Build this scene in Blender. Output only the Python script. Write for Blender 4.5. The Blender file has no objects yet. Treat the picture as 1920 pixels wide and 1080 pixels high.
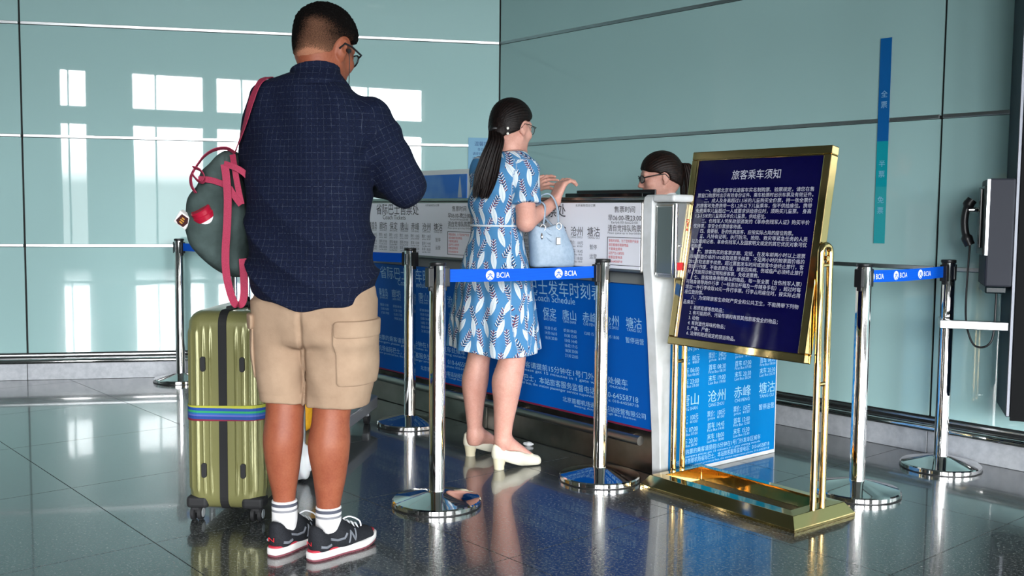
import bpy, bmesh, math, random
import numpy as np
from mathutils import Vector, Matrix, noise as mnoise

scene = bpy.context.scene
COL = scene.collection
rnd = random.Random(7)

# ------------------------------------------------------------------ camera
CAM_H, F_PX = 1.14, 1900.0
PITCH, ROLL = math.radians(4.24), math.radians(0.55)
_F = Vector((0, math.cos(PITCH), -math.sin(PITCH)))
_U0 = Vector((0, math.sin(PITCH), math.cos(PITCH)))
_R0 = Vector((1, 0, 0))
_R = _R0 * math.cos(ROLL) + _U0 * math.sin(ROLL)
_U = _U0 * math.cos(ROLL) - _R0 * math.sin(ROLL)
cam_data = bpy.data.cameras.new('camera')
cam_data.sensor_width = 36.0
cam_data.lens = F_PX / 1920.0 * 36.0
cam_data.clip_start = 0.05
cam = bpy.data.objects.new('camera', cam_data)
COL.objects.link(cam)
mw = Matrix.Identity(4)
for i in range(3):
    mw[i][0], mw[i][1], mw[i][2] = _R[i], _U[i], -_F[i]
mw[2][3] = CAM_H
cam.matrix_world = mw
scene.camera = cam

# ------------------------------------------------------------------ view, world
vs = scene.view_settings
vs.view_transform = 'Standard'
vs.look = 'None'
vs.exposure = 0.58
vs.gamma = 1.0
vs.use_curve_mapping = False
scene.cycles.use_denoising = True
scene.cycles.sample_clamp_indirect = 12.0
scene.cycles.max_bounces = 8
scene.cycles.diffuse_bounces = 3
scene.cycles.glossy_bounces = 5
scene.cycles.transmission_bounces = 4
scene.cycles.caustics_refractive = False
SKY = 32.0
LAMP = 23.0
world = bpy.data.worlds.new('overcast_sky')
scene.world = world
world.use_nodes = True
wn = world.node_tree
wn.nodes.clear()
w_out = wn.nodes.new('ShaderNodeOutputWorld')
w_bg = wn.nodes.new('ShaderNodeBackground')
w_tc = wn.nodes.new('ShaderNodeTexCoord')
w_sep = wn.nodes.new('ShaderNodeSeparateXYZ')
w_ramp = wn.nodes.new('ShaderNodeValToRGB')
wn.links.new(w_tc.outputs['Generated'], w_sep.inputs[0])
w_map = wn.nodes.new('ShaderNodeMapRange')
w_map.inputs[1].default_value, w_map.inputs[2].default_value = -0.25, 0.35
wn.links.new(w_sep.outputs['Z'], w_map.inputs[0])
wn.links.new(w_map.outputs[0], w_ramp.inputs[0])
cr = w_ramp.color_ramp
cr.elements[0].position, cr.elements[0].color = 0.455, (0.10, 0.105, 0.105, 1)
cr.elements[1].position, cr.elements[1].color = 0.535, (0.95, 0.98, 1.0, 1)
wn.links.new(w_ramp.outputs[0], w_bg.inputs[0])
w_bg.inputs[1].default_value = SKY
wn.links.new(w_bg.outputs[0], w_out.inputs[0])


# ------------------------------------------------------------------ pixel helpers
def ray(px, py):
    u, v = px - 960.0, py - 540.0
    return _R * (u / F_PX) - _U * (v / F_PX) + _F


def gp(px, py, z=0.0):
    d = ray(px, py)
    t = (z - CAM_H) / d.z
    return Vector((d.x * t, d.y * t, z))


def W(px, py, Y):
    """point of the pixel's ray that lies at depth Y"""
    d = ray(px, py)
    t = Y / d.y
    return Vector((d.x * t, Y, CAM_H + d.z * t))


def on_plane(px, py, p0, n):
    d = ray(px, py)
    o = Vector((0, 0, CAM_H))
    t = (p0 - o).dot(n) / d.dot(n)
    return o + d * t


# ------------------------------------------------------------------ tagging
def tag(o, label=None, cat=None, group=None, kind=None):
    if label: o['label'] = label
    if cat: o['category'] = cat
    if group: o['group'] = group
    if kind: o['kind'] = kind
    return o


def thing(name, label, cat, loc=(0, 0, 0), rz=0.0, group=None):
    o = bpy.data.objects.new(name, None)
    o.empty_display_size = 0.1
    COL.objects.link(o)
    o.location = loc
    o.rotation_euler = (0, 0, rz)
    return tag(o, label, cat, group)


def put(name, me, mat, parent=None, keep_world=False):
    """link a mesh as one object; vertices are in the parent's local space
    (or in world space with keep_world)"""
    o = bpy.data.objects.new(name, me)
    COL.objects.link(o)
    if mat is not None and not me.materials:
        me.materials.append(mat)
    if parent is not None:
        o.parent = parent
        if keep_world:
            o.matrix_parent_inverse = world_of(parent).inverted()
    return o


def world_of(o):
    m = o.matrix_basis.copy()
    if o.parent is not None:
        m = world_of(o.parent) @ o.matrix_parent_inverse @ m
    return m


def copy_tree(o, parent=None):
    c = o.copy()
    COL.objects.link(c)
    if parent is not None:
        c.parent = parent
    for ch in list(o.children):
        copy_tree(ch, c)
    return c


# ------------------------------------------------------------------ mesh builder
class MB:
    def __init__(self):
        self.v, self.f, self.m = [], [], []
        self.cur = 0

    def add(self, vs_, fs_):
        b = len(self.v)
        self.v += [tuple(x) for x in vs_]
        self.f += [tuple(b + i for i in f) for f in fs_]
        self.m += [self.cur] * len(fs_)
        return self

    def box(self, x0, x1, y0, y1, z0, z1):
        vs_ = [(x0, y0, z0), (x1, y0, z0), (x1, y1, z0), (x0, y1, z0), (x0, y0, z1), (x1, y0, z1), (x1, y1, z1), (x0, y1, z1)]
        return self.add(vs_, [(0, 3, 2, 1), (4, 5, 6, 7), (0, 1, 5, 4), (1, 2, 6, 5), (2, 3, 7, 6), (3, 0, 4, 7)])

    def obox(self, c, ax, ay, az, hx, hy, hz):
        c, ax, ay, az = Vector(c), Vector(ax), Vector(ay), Vector(az)
        vs_ = [c + ax * (sx * hx) + ay * (sy * hy) + az * (sz * hz) for sz in (-1, 1) for sx, sy in ((-1, -1), (1, -1), (1, 1), (-1, 1))]
        return self.add(vs_, [(0, 3, 2, 1), (4, 5, 6, 7), (0, 1, 5, 4), (1, 2, 6, 5), (2, 3, 7, 6), (3, 0, 4, 7)])

    def tube(self, pts, r, n=12, caps=True, closed=False):
        pts = [Vector(p) for p in pts]
        rs = r if isinstance(r, (list, tuple)) else [r] * len(pts)
        N = len(pts)
        rings, prev = [], None
        for i, p in enumerate(pts):
            if closed:
                t = (pts[(i + 1) % N] - pts[(i - 1) % N]).normalized()
            else:
                t = (pts[min(i + 1, N - 1)] - pts[max(i - 1, 0)]).normalized()
            if prev is None:
                a = Vector((0, 0, 1)) if abs(t.z) < 0.9 else Vector((1, 0, 0))
                u = t.cross(a).normalized()
            else:
                u = (prev - t * prev.dot(t)).normalized()
            prev = u
            w = t.cross(u)
            rings.append([p + (u * math.cos(2 * math.pi * k / n) + w * math.sin(2 * math.pi * k / n)) * rs[i] for k in range(n)])
        vs_ = [x for rg in rings for x in rg]
        fs_ = []
        for i in range(N if closed else N - 1):
            j = (i + 1) % N
            for k in range(n):
                k2 = (k + 1) % n
                fs_.append((i * n + k, i * n + k2, j * n + k2, j * n + k))
        if caps and not closed:
            fs_.append(tuple(reversed(range(n))))
            fs_.append(tuple((N - 1) * n + k for k in range(n)))
        return self.add(vs_, fs_)

    def lathe(self, prof, n=32, c=(0, 0, 0)):
        """prof: (r, z) from bottom to top, about the vertical through c"""
        vs_, fs_, N = [], [], len(prof)
        for r, z in prof:
            for k in range(n):
                a = 2 * math.pi * k / n
                vs_.append((c[0] + r * math.cos(a), c[1] + r * math.sin(a), c[2] + z))
        for i in range(N - 1):
            for k in range(n):
                k2 = (k + 1) % n
                fs_.append((i * n + k, i * n + k2, (i + 1) * n + k2, (i + 1) * n + k))
        fs_.append(tuple(reversed(range(n))))
        fs_.append(tuple((N - 1) * n + k for k in range(n)))
        return self.add(vs_, fs_)

    def prism(self, poly, o, ax, ay, az, depth):
        """polygon in the (ax, ay) plane through o, extruded by depth along az"""
        o, ax, ay, az = Vector(o), Vector(ax), Vector(ay), Vector(az)
        n = len(poly)
        a = [o + ax * x + ay * y for x, y in poly]
        b = [p + az * depth for p in a]
        fs_ = [tuple(reversed(range(n))), tuple(range(n, 2 * n))]
        fs_ += [(i, (i + 1) % n, n + (i + 1) % n, n + i) for i in range(n)]
        return self.add(a + b, fs_)

    def ribbon(self, pts, sides, w, t):
        """flat strap: centre line pts, side vectors (unit, across the strap)"""
        pts = [Vector(p) for p in pts]
        N = len(pts)
        if isinstance(sides, Vector):
            sides = [sides] * N
        ws = w if isinstance(w, (list, tuple)) else [w] * N
        vs_, fs_ = [], []
        for i, p in enumerate(pts):
            tan = (pts[min(i + 1, N - 1)] - pts[max(i - 1, 0)]).normalized()
            s = (sides[i] - tan * sides[i].dot(tan)).normalized()
            nn = tan.cross(s)
            for a, b in ((-1, -1), (1, -1), (1, 1), (-1, 1)):
                vs_.append(p + s * (a * ws[i] / 2) + nn * (b * t / 2))
        for i in range(N - 1):
            for k in range(4):
                k2 = (k + 1) % 4
                fs_.append((i * 4 + k, i * 4 + k2, i * 4 + 4 + k2, i * 4 + 4 + k))
        fs_ += [(3, 2, 1, 0), tuple((N - 1) * 4 + k for k in range(4))]
        return self.add(vs_, fs_)

    def mesh(self, name='mesh', smooth=None, bevel=0.0, seg=2):
        me = bpy.data.meshes.new(name)
        me.from_pydata(self.v, [], self.f)
        if any(self.m):
            me.polygons.foreach_set('material_index', self.m)
        bm = bmesh.new()
        bm.from_mesh(me)
        bmesh.ops.recalc_face_normals(bm, faces=bm.faces)
        if bevel > 0:
            es = [e for e in bm.edges if len(e.link_faces) == 2 and e.calc_face_angle(0) > 0.5]
            bmesh.ops.bevel(bm, geom=es, offset=bevel, segments=seg, profile=0.5, affect='EDGES', clamp_overlap=True)
        if smooth is not None:
            for f in bm.faces:
                f.smooth = True
            for e in bm.edges:
                if len(e.link_faces) == 2 and e.calc_face_angle(0) > math.radians(smooth):
                    e.smooth = False
        bm.to_mesh(me)
        bm.free()
        return me

    def build(self, name, mat, parent=None, smooth=None, bevel=0.0, seg=2, keep_world=False):
        return put(name, self.mesh(name, smooth, bevel, seg), mat, parent, keep_world)


def spline(pts, n=8):
    """Catmull-Rom through the points"""
    P = [Vector(p) for p in pts]
    out = []
    for i in range(len(P) - 1):
        p0, p1, p2, p3 = P[max(i - 1, 0)], P[i], P[i + 1], P[min(i + 2, len(P) - 1)]
        for k in range(n):
            t = k / n
            out.append(0.5 * ((2 * p1) + (p2 - p0) * t + (2 * p0 - 5 * p1 + 4 * p2 - p3) * t * t + (3 * p1 - p0 - 3 * p2 + p3) * t ** 3))
    out.append(P[-1])
    return out


# ------------------------------------------------------------------ materials
def srgb(r, g, b):
    f = lambda c: (c / 255 / 12.92) if c / 255 <= 0.04045 else ((c / 255 + 0.055) / 1.055) ** 2.4
    return (f(r), f(g), f(b), 1.0)


class NT:
    """small helper to write node graphs as expressions"""

    def __init__(self, mat):
        self.t = mat.node_tree
        self.n = self.t.nodes

    def new(self, kind, **kw):
        nd = self.n.new(kind)
        for k, v in kw.items():
            setattr(nd, k, v)
        return nd

    def link(self, a, b):
        self.t.links.new(a, b)

    def val(self, sock, v):
        if hasattr(v, 'is_output'):
            self.link(v, sock)
        else:
            sock.default_value = v

    def m(self, op, a, b=0.0, c=0.0):
        nd = self.new('ShaderNodeMath', operation=op)
        self.val(nd.inputs[0], a)
        self.val(nd.inputs[1], b)
        self.val(nd.inputs[2], c)
        return nd.outputs[0]

    def mix(self, fac, a, b):
        nd = self.new('ShaderNodeMix', data_type='RGBA')
        self.val(nd.inputs[0], fac)
        self.val(nd.inputs[6], a)
        self.val(nd.inputs[7], b)
        return nd.outputs[2]

    def noise(self, scale, detail=3, rough=0.5, vec=None, dist=0.0):
        nd = self.new('ShaderNodeTexNoise')
        nd.inputs['Scale'].default_value = scale
        nd.inputs['Detail'].default_value = detail
        nd.inputs['Roughness'].default_value = rough
        nd.inputs['Distortion'].default_value = dist
        if vec is not None:
            self.link(vec, nd.inputs['Vector'])
        return nd.outputs['Fac']

    def obj(self):
        return self.new('ShaderNodeTexCoord').outputs['Object']

    def scaled(self, vec, sx, sy, sz):
        nd = self.new('ShaderNodeMapping')
        nd.inputs['Scale'].default_value = (sx, sy, sz)
        self.link(vec, nd.inputs['Vector'])
        return nd.outputs[0]

    def ramp(self, fac, stops):
        nd = self.new('ShaderNodeValToRGB')
        while len(nd.color_ramp.elements) < len(stops):
            nd.color_ramp.elements.new(0.5)
        for e, (p, c) in zip(nd.color_ramp.elements, stops):
            e.position, e.color = p, c
        self.link(fac, nd.inputs[0])
        return nd.outputs[0]

    def bump(self, h, strength=0.3, dist=0.002):
        nd = self.new('ShaderNodeBump')
        nd.inputs['Strength'].default_value = strength
        nd.inputs['Distance'].default_value = dist
        self.link(h, nd.inputs['Height'])
        self.link(nd.outputs[0], self.n['Principled BSDF'].inputs['Normal'])


def mat(name, color, rough=0.5, metal=0.0, spec=0.5, **kw):
    m = bpy.data.materials.new(name)
    m.use_nodes = True
    p = m.node_tree.nodes['Principled BSDF']
    p.inputs['Base Color'].default_value = color
    p.inputs['Roughness'].default_value = rough
    p.inputs['Metallic'].default_value = metal
    p.inputs['Specular IOR Level'].default_value = spec
    for k, v in kw.items():
        p.inputs[k.replace('_', ' ')].default_value = v
    return m


def PB(m):
    return m.node_tree.nodes['Principled BSDF'].inputs


def grain(m, c0, c1, scale=300, detail=3, bump=0.0, lo=0.35, hi=0.65, vec=None):
    """colour of a material varies finely between two tones of the thing itself"""
    t = NT(m)
    f = t.noise(scale, detail, 0.6, t.obj() if vec is None else vec)
    t.link(t.ramp(f, [(lo, c0), (hi, c1)]), PB(m)['Base Color'])
    if bump:
        t.bump(f, bump)
    return m


# ------------------------------------------------------------------ lettering
_font_obj = None
_glyph = {}


def text_geo(s):
    """outline of one line of text: vertices (x, y), faces, width; em size 1"""
    global _font_obj
    if s in _glyph:
        return _glyph[s]
    if _font_obj is None:
        cu = bpy.data.curves.new('letters', 'FONT')
        cu.resolution_u = 2
        _font_obj = bpy.data.objects.new('letters', cu)
        COL.objects.link(_font_obj)
    _font_obj.data.body = s
    _font_obj.data.update_tag()
    dg = bpy.context.evaluated_depsgraph_get()
    dg.update()
    me = bpy.data.meshes.new_from_object(_font_obj.evaluated_get(dg), depsgraph=dg)
    co = np.empty(len(me.vertices) * 3)
    me.vertices.foreach_get('co', co)
    co = co.reshape(-1, 3)[:, :2]
    fs_ = [tuple(p.vertices) for p in me.polygons]
    bpy.data.meshes.remove(me)
    if len(co) == 0:
        co = np.zeros((0, 2))
        w = 0.0
    else:
        w = co[:, 0].max()
    _glyph[s] = (co, fs_, w)
    return _glyph[s]


def lettering(name, lines, frame, mat_, parent, off=0.0012, keep_world=False, big=0.026):
    """lines: (text, x, y, em, align, width) in the plane of frame=(origin, x axis, y axis)
    em: letter size in metres, width: squeeze or stretch the line to that width (None: natural)"""
    o, ax, ay = Vector(frame[0]), Vector(frame[1]), Vector(frame[2])
    n = ax.cross(ay).normalized()
    fine = MB()
    out_ = None
    for ln in lines:
        s, x, y, em = ln[:4]
        al = ln[4] if len(ln) > 4 else 'L'
        wd = ln[5] if len(ln) > 5 else None
        co, fs_, w = text_geo(s)
        if len(co) == 0:
            continue
        sx = em if wd is None else wd / max(w, 1e-6)
        tw = w * sx
        x0 = x - (tw / 2 if al == 'C' else tw if al == 'R' else 0)
        mb = MB() if em >= big else fine
        mb.add([o + ax * (x0 + cx * sx) + ay * (y + cy * em) + n * off for cx, cy in co], fs_)
        if em >= big:
            me = bpy.data.meshes.new(name)
            me.from_pydata(mb.v, [], mb.f)
            out_ = put(name, me, mat_, parent, keep_world)
    if fine.v:
        me = bpy.data.meshes.new('fine_print')
        me.from_pydata(fine.v, [], fine.f)
        out_ = put('fine_print', me, mat_, parent, keep_world)
        out_['kind'] = 'stuff'
    return out_


def free_font():
    global _font_obj
    if _font_obj is not None:
        cu = _font_obj.data
        bpy.data.objects.remove(_font_obj)
        bpy.data.curves.remove(cu)
        _font_obj = None

# ================================================================== MATERIALS
GRANITE = mat('polished_granite', srgb(74, 78, 78), 0.22, spec=0.5, IOR=1.55)
_t = NT(GRANITE)
_o = _t.obj()
_n1 = _t.noise(95, 4, 0.65, _o)
_n2 = _t.noise(260, 2, 0.5, _o)
_v = _t.new('ShaderNodeTexVoronoi')
_v.inputs['Scale'].default_value = 180
_t.link(_o, _v.inputs['Vector'])
_f = _t.m('ADD', _t.m('MULTIPLY', _n1, 0.7), _t.m('MULTIPLY', _n2, 0.3))
_c = _t.ramp(_f, [(0.40, srgb(20, 23, 24)), (0.5, srgb(66, 70, 71)), (0.60, srgb(120, 123, 121))])
_sp = _t.m('LESS_THAN', _v.outputs['Distance'], 0.16)
_t.link(_t.mix(_t.m('MULTIPLY', _sp, 0.75), _c, srgb(30, 32, 34)), PB(GRANITE)['Base Color'])
PB(GRANITE)['Coat Weight'].default_value = 0.65
PB(GRANITE)['Coat IOR'].default_value = 1.7
PB(GRANITE)['Coat Roughness'].default_value = 0.05
GROUT = mat('dark_joint', srgb(26, 28, 28), 0.8)
GLASSWALL = mat('backed_glass', srgb(168, 204, 203), 0.5, spec=0.5)
PB(GLASSWALL)['Coat Weight'].default_value = 1.0
PB(GLASSWALL)['Coat Roughness'].default_value = 0.015
PB(GLASSWALL)['Coat IOR'].default_value = 1.6
PB(GLASSWALL)['Specular IOR Level'].default_value = 0.1
_t = NT(GLASSWALL)
_wf = _t.noise(0.7, 2, 0.5, _t.obj())
_nb = _t.new('ShaderNodeBump')
_nb.inputs['Strength'].default_value = 0.05
_nb.inputs['Distance'].default_value = 0.01
_t.link(_wf, _nb.inputs['Height'])
_t.link(_nb.outputs[0], PB(GLASSWALL)['Coat Normal'])
BLACK_GAP = mat('joint_black', srgb(14, 17, 17), 0.7)
ALU = mat('brushed_aluminium', srgb(196, 198, 200), 0.28, 1.0)
STEEL = mat('brushed_steel', srgb(150, 146, 140), 0.32, 1.0)
CHROME = mat('polished_chrome', srgb(226, 224, 222), 0.045, 1.0)
BRASS = mat('polished_brass', srgb(216, 186, 128), 0.07, 1.0)
BASEBOARD = mat('brushed_steel_skirting', srgb(186, 190, 194), 0.5, 0.25)
grain(BASEBOARD, srgb(170, 173, 179), srgb(186, 189, 194), 30)
WHITE_PAINT = mat('pale_grey_wall_paint', srgb(150, 154, 153), 0.7)
GREY_CEIL = mat('grey_ceiling_panel', srgb(132, 136, 136), 0.7)
GREY_PAINT = mat('grey_wall_paint', srgb(96, 102, 102), 0.7)
DARK_PAINT = mat('dark_wall_cladding', srgb(66, 74, 74), 0.6)
FRAME_GREY = mat('window_frame_grey', srgb(150, 156, 156), 0.5)
BLACK_PLASTIC = mat('black_plastic', srgb(24, 24, 26), 0.4)
BLACK_GLOSS = mat('black_gloss', srgb(14, 14, 16), 0.12)
WHITE_METAL = mat('white_coated_metal', srgb(214, 216, 216), 0.35)
grain(WHITE_METAL, srgb(205, 207, 206), srgb(222, 224, 225), 9)
LAMPGLOW = mat('lamp_glow', (1, 1, 1, 1), 0.5)
PB(LAMPGLOW)['Emission Color'].default_value = (1, 0.97, 0.92, 1)
PB(LAMPGLOW)['Emission Strength'].default_value = LAMP

# ================================================================== ROOM
Z3 = Vector((0, 0, 1))
CORNER = Vector((-0.101, 7.316, 0))
aL, aR = math.radians(11.5), math.radians(49.3)
DL = Vector((-math.cos(aL), -math.sin(aL), 0))
DR = Vector((math.cos(aR), -math.sin(aR), 0))
NL = Vector((math.sin(aL), -math.cos(aL), 0))        # into the hall
NR = Vector((-math.sin(aR), -math.cos(aR), 0))
CEIL = 4.7
ROWS = [0.176, 0.896, 1.615, 2.342, 3.07, 3.80, CEIL]


def struct(o):
    o['kind'] = 'structure'
    return o


# floor: slab with the granite tiles laid on it
mb = MB()
mb.box(-10.5, 11.5, -9.0, 8.2, -0.06, -0.003)
floor = struct(mb.build('floor', GROUT))
tn, td = Vector((-DR.y, DR.x, 0)), DR
TA, TB = 0.8425, 0.886
tile_mb = MB().box(0.0015, TB - 0.0015, 0.0015, TA - 0.0015, -0.02, 0.0)
tile_me = tile_mb.mesh('floor_tile', bevel=0.0004, seg=1)
tile_me.materials.append(GRANITE)
for i in range(-7, 9):
    for j in range(-9, 6):
        o3 = tn * (1.295 + TA * i) + td * (-3.372 + TB * j)
        c3 = o3 + tn * TA / 2 + td * TB / 2
        if (c3 - CORNER).dot(NL) < -0.66 or (c3 - CORNER).dot(NR) < -0.66 or c3.y < -2.6 or abs(c3.x) > 5.6:
            continue
        to = bpy.data.objects.new('floor_tile', tile_me)
        COL.objects.link(to)
        ang = math.atan2(td.y, td.x)
        to.location = o3
        to.rotation_euler = (0, 0, ang)
        to.parent = floor
mb = MB()
for x0, x1, y0, y1 in ((-10.5, 11.5, -9, -3.3), (-10.5, -6.3, -3.3, 8.2), (6.3, 11.5, -3.3, 8.2)):
    mb.box(x0, x1, y0, y1, -0.0028, -0.0022)
mb.build('outer_paving', GRANITE, floor)


def glass_wall(name, d, n, pw, ncol, first_trim_z):
    """clad wall from the corner along d: backing, glass panels, trims, bumper rail"""
    L = pw * ncol
    ang = math.atan2(d.y, d.x)
    mb = MB()
    # local frame: x along d, y = side away from the hall
    sgn = -1 if n.dot(Vector((-d.y, d.x, 0))) > 0 else 1
    fr = lambda a, b: (min(a * sgn, b * sgn), max(a * sgn, b * sgn))
    y0, y1 = fr(0.012, 0.2)
    mb.box(-0.02, L, y0, y1, 0.0, CEIL)
    w = mb.build(name, BLACK_GAP)
    struct(w)
    w.location = CORNER
    w.rotation_euler = (0, 0, ang)
    for c in range(ncol):
        for r in range(len(ROWS) - 1):
            m2 = MB()
            ya, yb = fr(0.0, 0.011)
            m2.box(c * pw + 0.006, (c + 1) * pw - 0.006, ya, yb, ROWS[r] + 0.004, ROWS[r + 1] - 0.012)
            m2.build('glass_panel', GLASSWALL, w, bevel=0.0015, seg=1)
    for r in range(1, len(ROWS) - 1):
        for c in range(ncol):
            m2 = MB()
            ya, yb = fr(-0.006, 0.011)
            m2.box(c * pw + 0.008, (c + 1) * pw - 0.008, ya, yb, ROWS[r] - 0.010, ROWS[r] + 0.009)
            m2.build('trim_strip', ALU, w, bevel=0.002, seg=2)
    # lower ledges and bumper rail
    m2 = MB()
    ya, yb = fr(-0.012, 0.011)
    m2.box(0, L, ya, yb, 0.160, 0.172)
    m2.box(0, L, ya, yb, 0.140, 0.147)
    m2.build('ledge', ALU, w, bevel=0.002, seg=1)
    m2 = MB()
    m2.tube([(0.02, -0.030 * sgn, 0.126), (L, -0.030 * sgn, 0.126)], 0.0165, 14)
    m2.build('bumper_rail', CHROME, w, smooth=40)
    side = name.split('_')[1]
    b = MB()
    ya, yb = fr(0.002, 0.011)
    b.box(0, L, ya, yb, 0.0, 0.112)
    bb = struct(b.build('baseboard_' + side, BLACK_GAP))
    bb.location, bb.rotation_euler = CORNER, (0, 0, ang)
    for c in range(ncol):
        b = MB()
        ya, yb = fr(-0.016, 0.004)
        b.box(c * pw + 0.002 + 0.03 * (c == 0), (c + 1) * pw - 0.002, ya, yb, 0.001, 0.113)
        b.build('baseboard_panel', BASEBOARD, bb, bevel=0.001, seg=1)
    return w


wall_left = glass_wall('wall_left', DL, NL, 3.178, 3, 0)
wall_right = glass_wall('wall_right', DR, NR, 3.261, 4, 0)

# ceiling with its downlights, some of them added to brighten the left wall
mb = MB()
mb.box(-10.5, 11.5, -9.0, 8.2, CEIL, CEIL + 0.1)
struct(mb.build('ceiling', GREY_CEIL))
lamp_ring = MB().lathe([(0.17, -0.012), (0.17, 0.0), (0.13, 0.0), (0.13, -0.012)], 28).mesh('rim', smooth=40)
lamp_ring.materials.append(WHITE_METAL)
lamp_disc = MB().lathe([(0.128, -0.006), (0.128, -0.002)], 28).mesh('diffuser')
lamp_disc.materials.append(LAMPGLOW)


def mirror_ceiling(px, py):
    d = ray(px, py)
    o = Vector((0, 0, CAM_H))
    t = (CORNER - o).dot(NL) / d.dot(NL)
    p = o + d * t
    r = d - NL * (2 * d.dot(NL))
    s = (CEIL - p.z) / r.z
    q = p + r * s
    return (q.x, q.y)


lamp_spots = [mirror_ceiling(378, 14), mirror_ceiling(404, 66), (-1.75, 0.6), (-1.75, 4.4), (1.9, -3.3), (1.9, 0.6), (1.6, 4.0), (-5.2, -3.3), (-5.2, 0.6), (-4.6, 4.4), (5.4, -3.3), (5.4, 0.6), (-6.4, 5.0), (-3.2, 5.4), (-0.9, 6.0), (-7.6, 1.5)]  # mirrored pair first; those nearest the left wall are added to brighten it
for x, y in lamp_spots:
    t = thing('ceiling_light', 'round recessed ceiling downlight of the hall, one of a set partly seen mirrored, partly added for light', 'ceiling light', (x, y, CEIL), 0, 'ceiling downlights')
    put('rim', lamp_ring, None, t)
    put('diffuser', lamp_disc, None, t)

# glazed front of the hall behind the viewer
FY = -8.0
WIN = []


def mirror_x(px, py):
    """where the ray that the left glass wall mirrors meets the glazed front"""
    d = ray(px, py)
    o = Vector((0, 0, CAM_H))
    t = (CORNER - o).dot(NL) / d.dot(NL)
    p = o + d * t
    r = d - NL * (2 * d.dot(NL))
    s = (FY - p.y) / r.y
    return p + r * s


cols = []
for a_, b_ in ((110, 163), (247, 383), (405, 552), (640, 796)):
    cols.append((mirror_x(a_, 180).x, mirror_x(b_, 180).x))
NB = len(cols)
cols += [(6.7, 8.15), (8.25, 9.7), (9.8, 11.3)]  # unseen tall windows, added and enlarged to light the left wall
zrows = [(0.4, 2.86), (3.16, 3.92)]
tall = [(0.15, 2.9), (3.0, 4.55)]
mb = MB()
xe = [-10.5] + [v for c in cols for v in c] + [11.5]
for i in range(0, len(xe), 2):
    mb.box(xe[i], xe[i + 1], FY - 0.25, FY, 0, CEIL)
for c in cols:
    zr = zrows if c in cols[:NB] else tall
    mb.box(c[0], c[1], FY - 0.25, FY, 0, zr[0][0])
    mb.box(c[0], c[1], FY - 0.25, FY, zr[0][1], zr[1][0])
    mb.box(c[0], c[1], FY - 0.25, FY, zr[1][1], CEIL)
struct(mb.build('wall_back', WHITE_PAINT))
k = 0
for c in cols:
    for z0, z1 in (zrows if c in cols[:NB] else tall):
        k += 1
        mb = MB()
        t = 0.03
        mb.box(c[0], c[1], FY - 0.16, FY - 0.1, z0, z0 + t)
        mb.box(c[0], c[1], FY - 0.16, FY - 0.1, z1 - t, z1)
        mb.box(c[0], c[0] + t, FY - 0.16, FY - 0.1, z0 + t, z1 - t)
        mb.box(c[1] - t, c[1], FY - 0.16, FY - 0.1, z0 + t, z1 - t)
        xm = c[0] + (c[1] - c[0]) * 0.33
        mb.box(xm - 0.02, xm + 0.02, FY - 0.16, FY - 0.1, z0 + t, z1 - t)
        struct(mb.build('window_%d' % k, FRAME_GREY))
        li = bpy.data.lights.new('window_portal', 'AREA')
        li.shape = 'RECTANGLE'
        li.size, li.size_y = c[1] - c[0], z1 - z0
        li.cycles.is_portal = True
        lo = bpy.data.objects.new('window_portal', li)
        COL.objects.link(lo)
        lo.location = ((c[0] + c[1]) / 2, FY - 0.05, (z0 + z1) / 2)
        lo.rotation_euler = (math.pi / 2, 0, 0)
# side walls of the hall
mb = MB()
mb.box(-10.7, -10.5, -9.0, 8.2, 0, CEIL)
struct(mb.build('wall_side_left', DARK_PAINT))
mb = MB()
mb.box(11.5, 11.7, -9.0, 8.2, 0, CEIL)
struct(mb.build('wall_side_right', WHITE_PAINT))

# ================================================================== BARRIER POSTS
BELT_BLUE = mat('belt_blue_webbing', srgb(14, 84, 190), 0.6)
_t = NT(BELT_BLUE)
_w = _t.new('ShaderNodeTexWave')
_w.bands_direction = 'Z'
_w.inputs['Scale'].default_value = 95
_t.link(_t.obj(), _w.inputs['Vector'])
_t.link(_t.mix(_w.outputs['Fac'], srgb(0, 74, 190), srgb(4, 96, 216)), PB(BELT_BLUE)['Base Color'])
PB(BELT_BLUE)['Specular IOR Level'].default_value = 0.2
PRINT_WHITE = mat('white_print', srgb(236, 240, 244), 0.6)
PRINT_PALE = mat('pale_blue_print', srgb(150, 196, 226), 0.6)
PRINT_BLACK = mat('black_print', srgb(38, 38, 44), 0.6)
PRINT_RED = mat('red_print', srgb(206, 40, 50), 0.6)
PRINT_GREY = mat('grey_print', srgb(98, 98, 108), 0.6)
PRINT_NAVY = mat('navy_print', srgb(24, 70, 128), 0.6)
POST_H = 0.949
DULL_STEEL = mat('oval_slot_steel', srgb(120, 120, 122), 0.35, 1.0)

_base_me = MB().lathe([(0.168, 0.0), (0.174, 0.003), (0.174, 0.019), (0.169, 0.024), (0.150, 0.028), (0.050, 0.053), (0.0315, 0.056)], 56).mesh('base', smooth=28)
_base_me.materials.append(CHROME)
_gask_me = MB().lathe([(0.165, 0.0), (0.1765, 0.0005), (0.1765, 0.004), (0.165, 0.0045)], 56).mesh('base_gasket', smooth=40)
_gask_me.materials.append(BLACK_PLASTIC)
_pole_me = MB().lathe([(0.0308, 0.05), (0.0308, POST_H - 0.014)], 36).mesh('pole', smooth=40)
_pole_me.materials.append(CHROME)
_cap_me = MB().lathe([(0.031, POST_H - 0.014), (0.0325, POST_H - 0.012), (0.0325, POST_H - 0.002), (0.030, POST_H)], 36).mesh('pole_cap', smooth=40)
_cap_me.materials.append(BLACK_PLASTIC)
_clip = MB()
_clip.box(0.024, 0.046, -0.017, 0.017, POST_H - 0.096, POST_H - 0.022)
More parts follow.
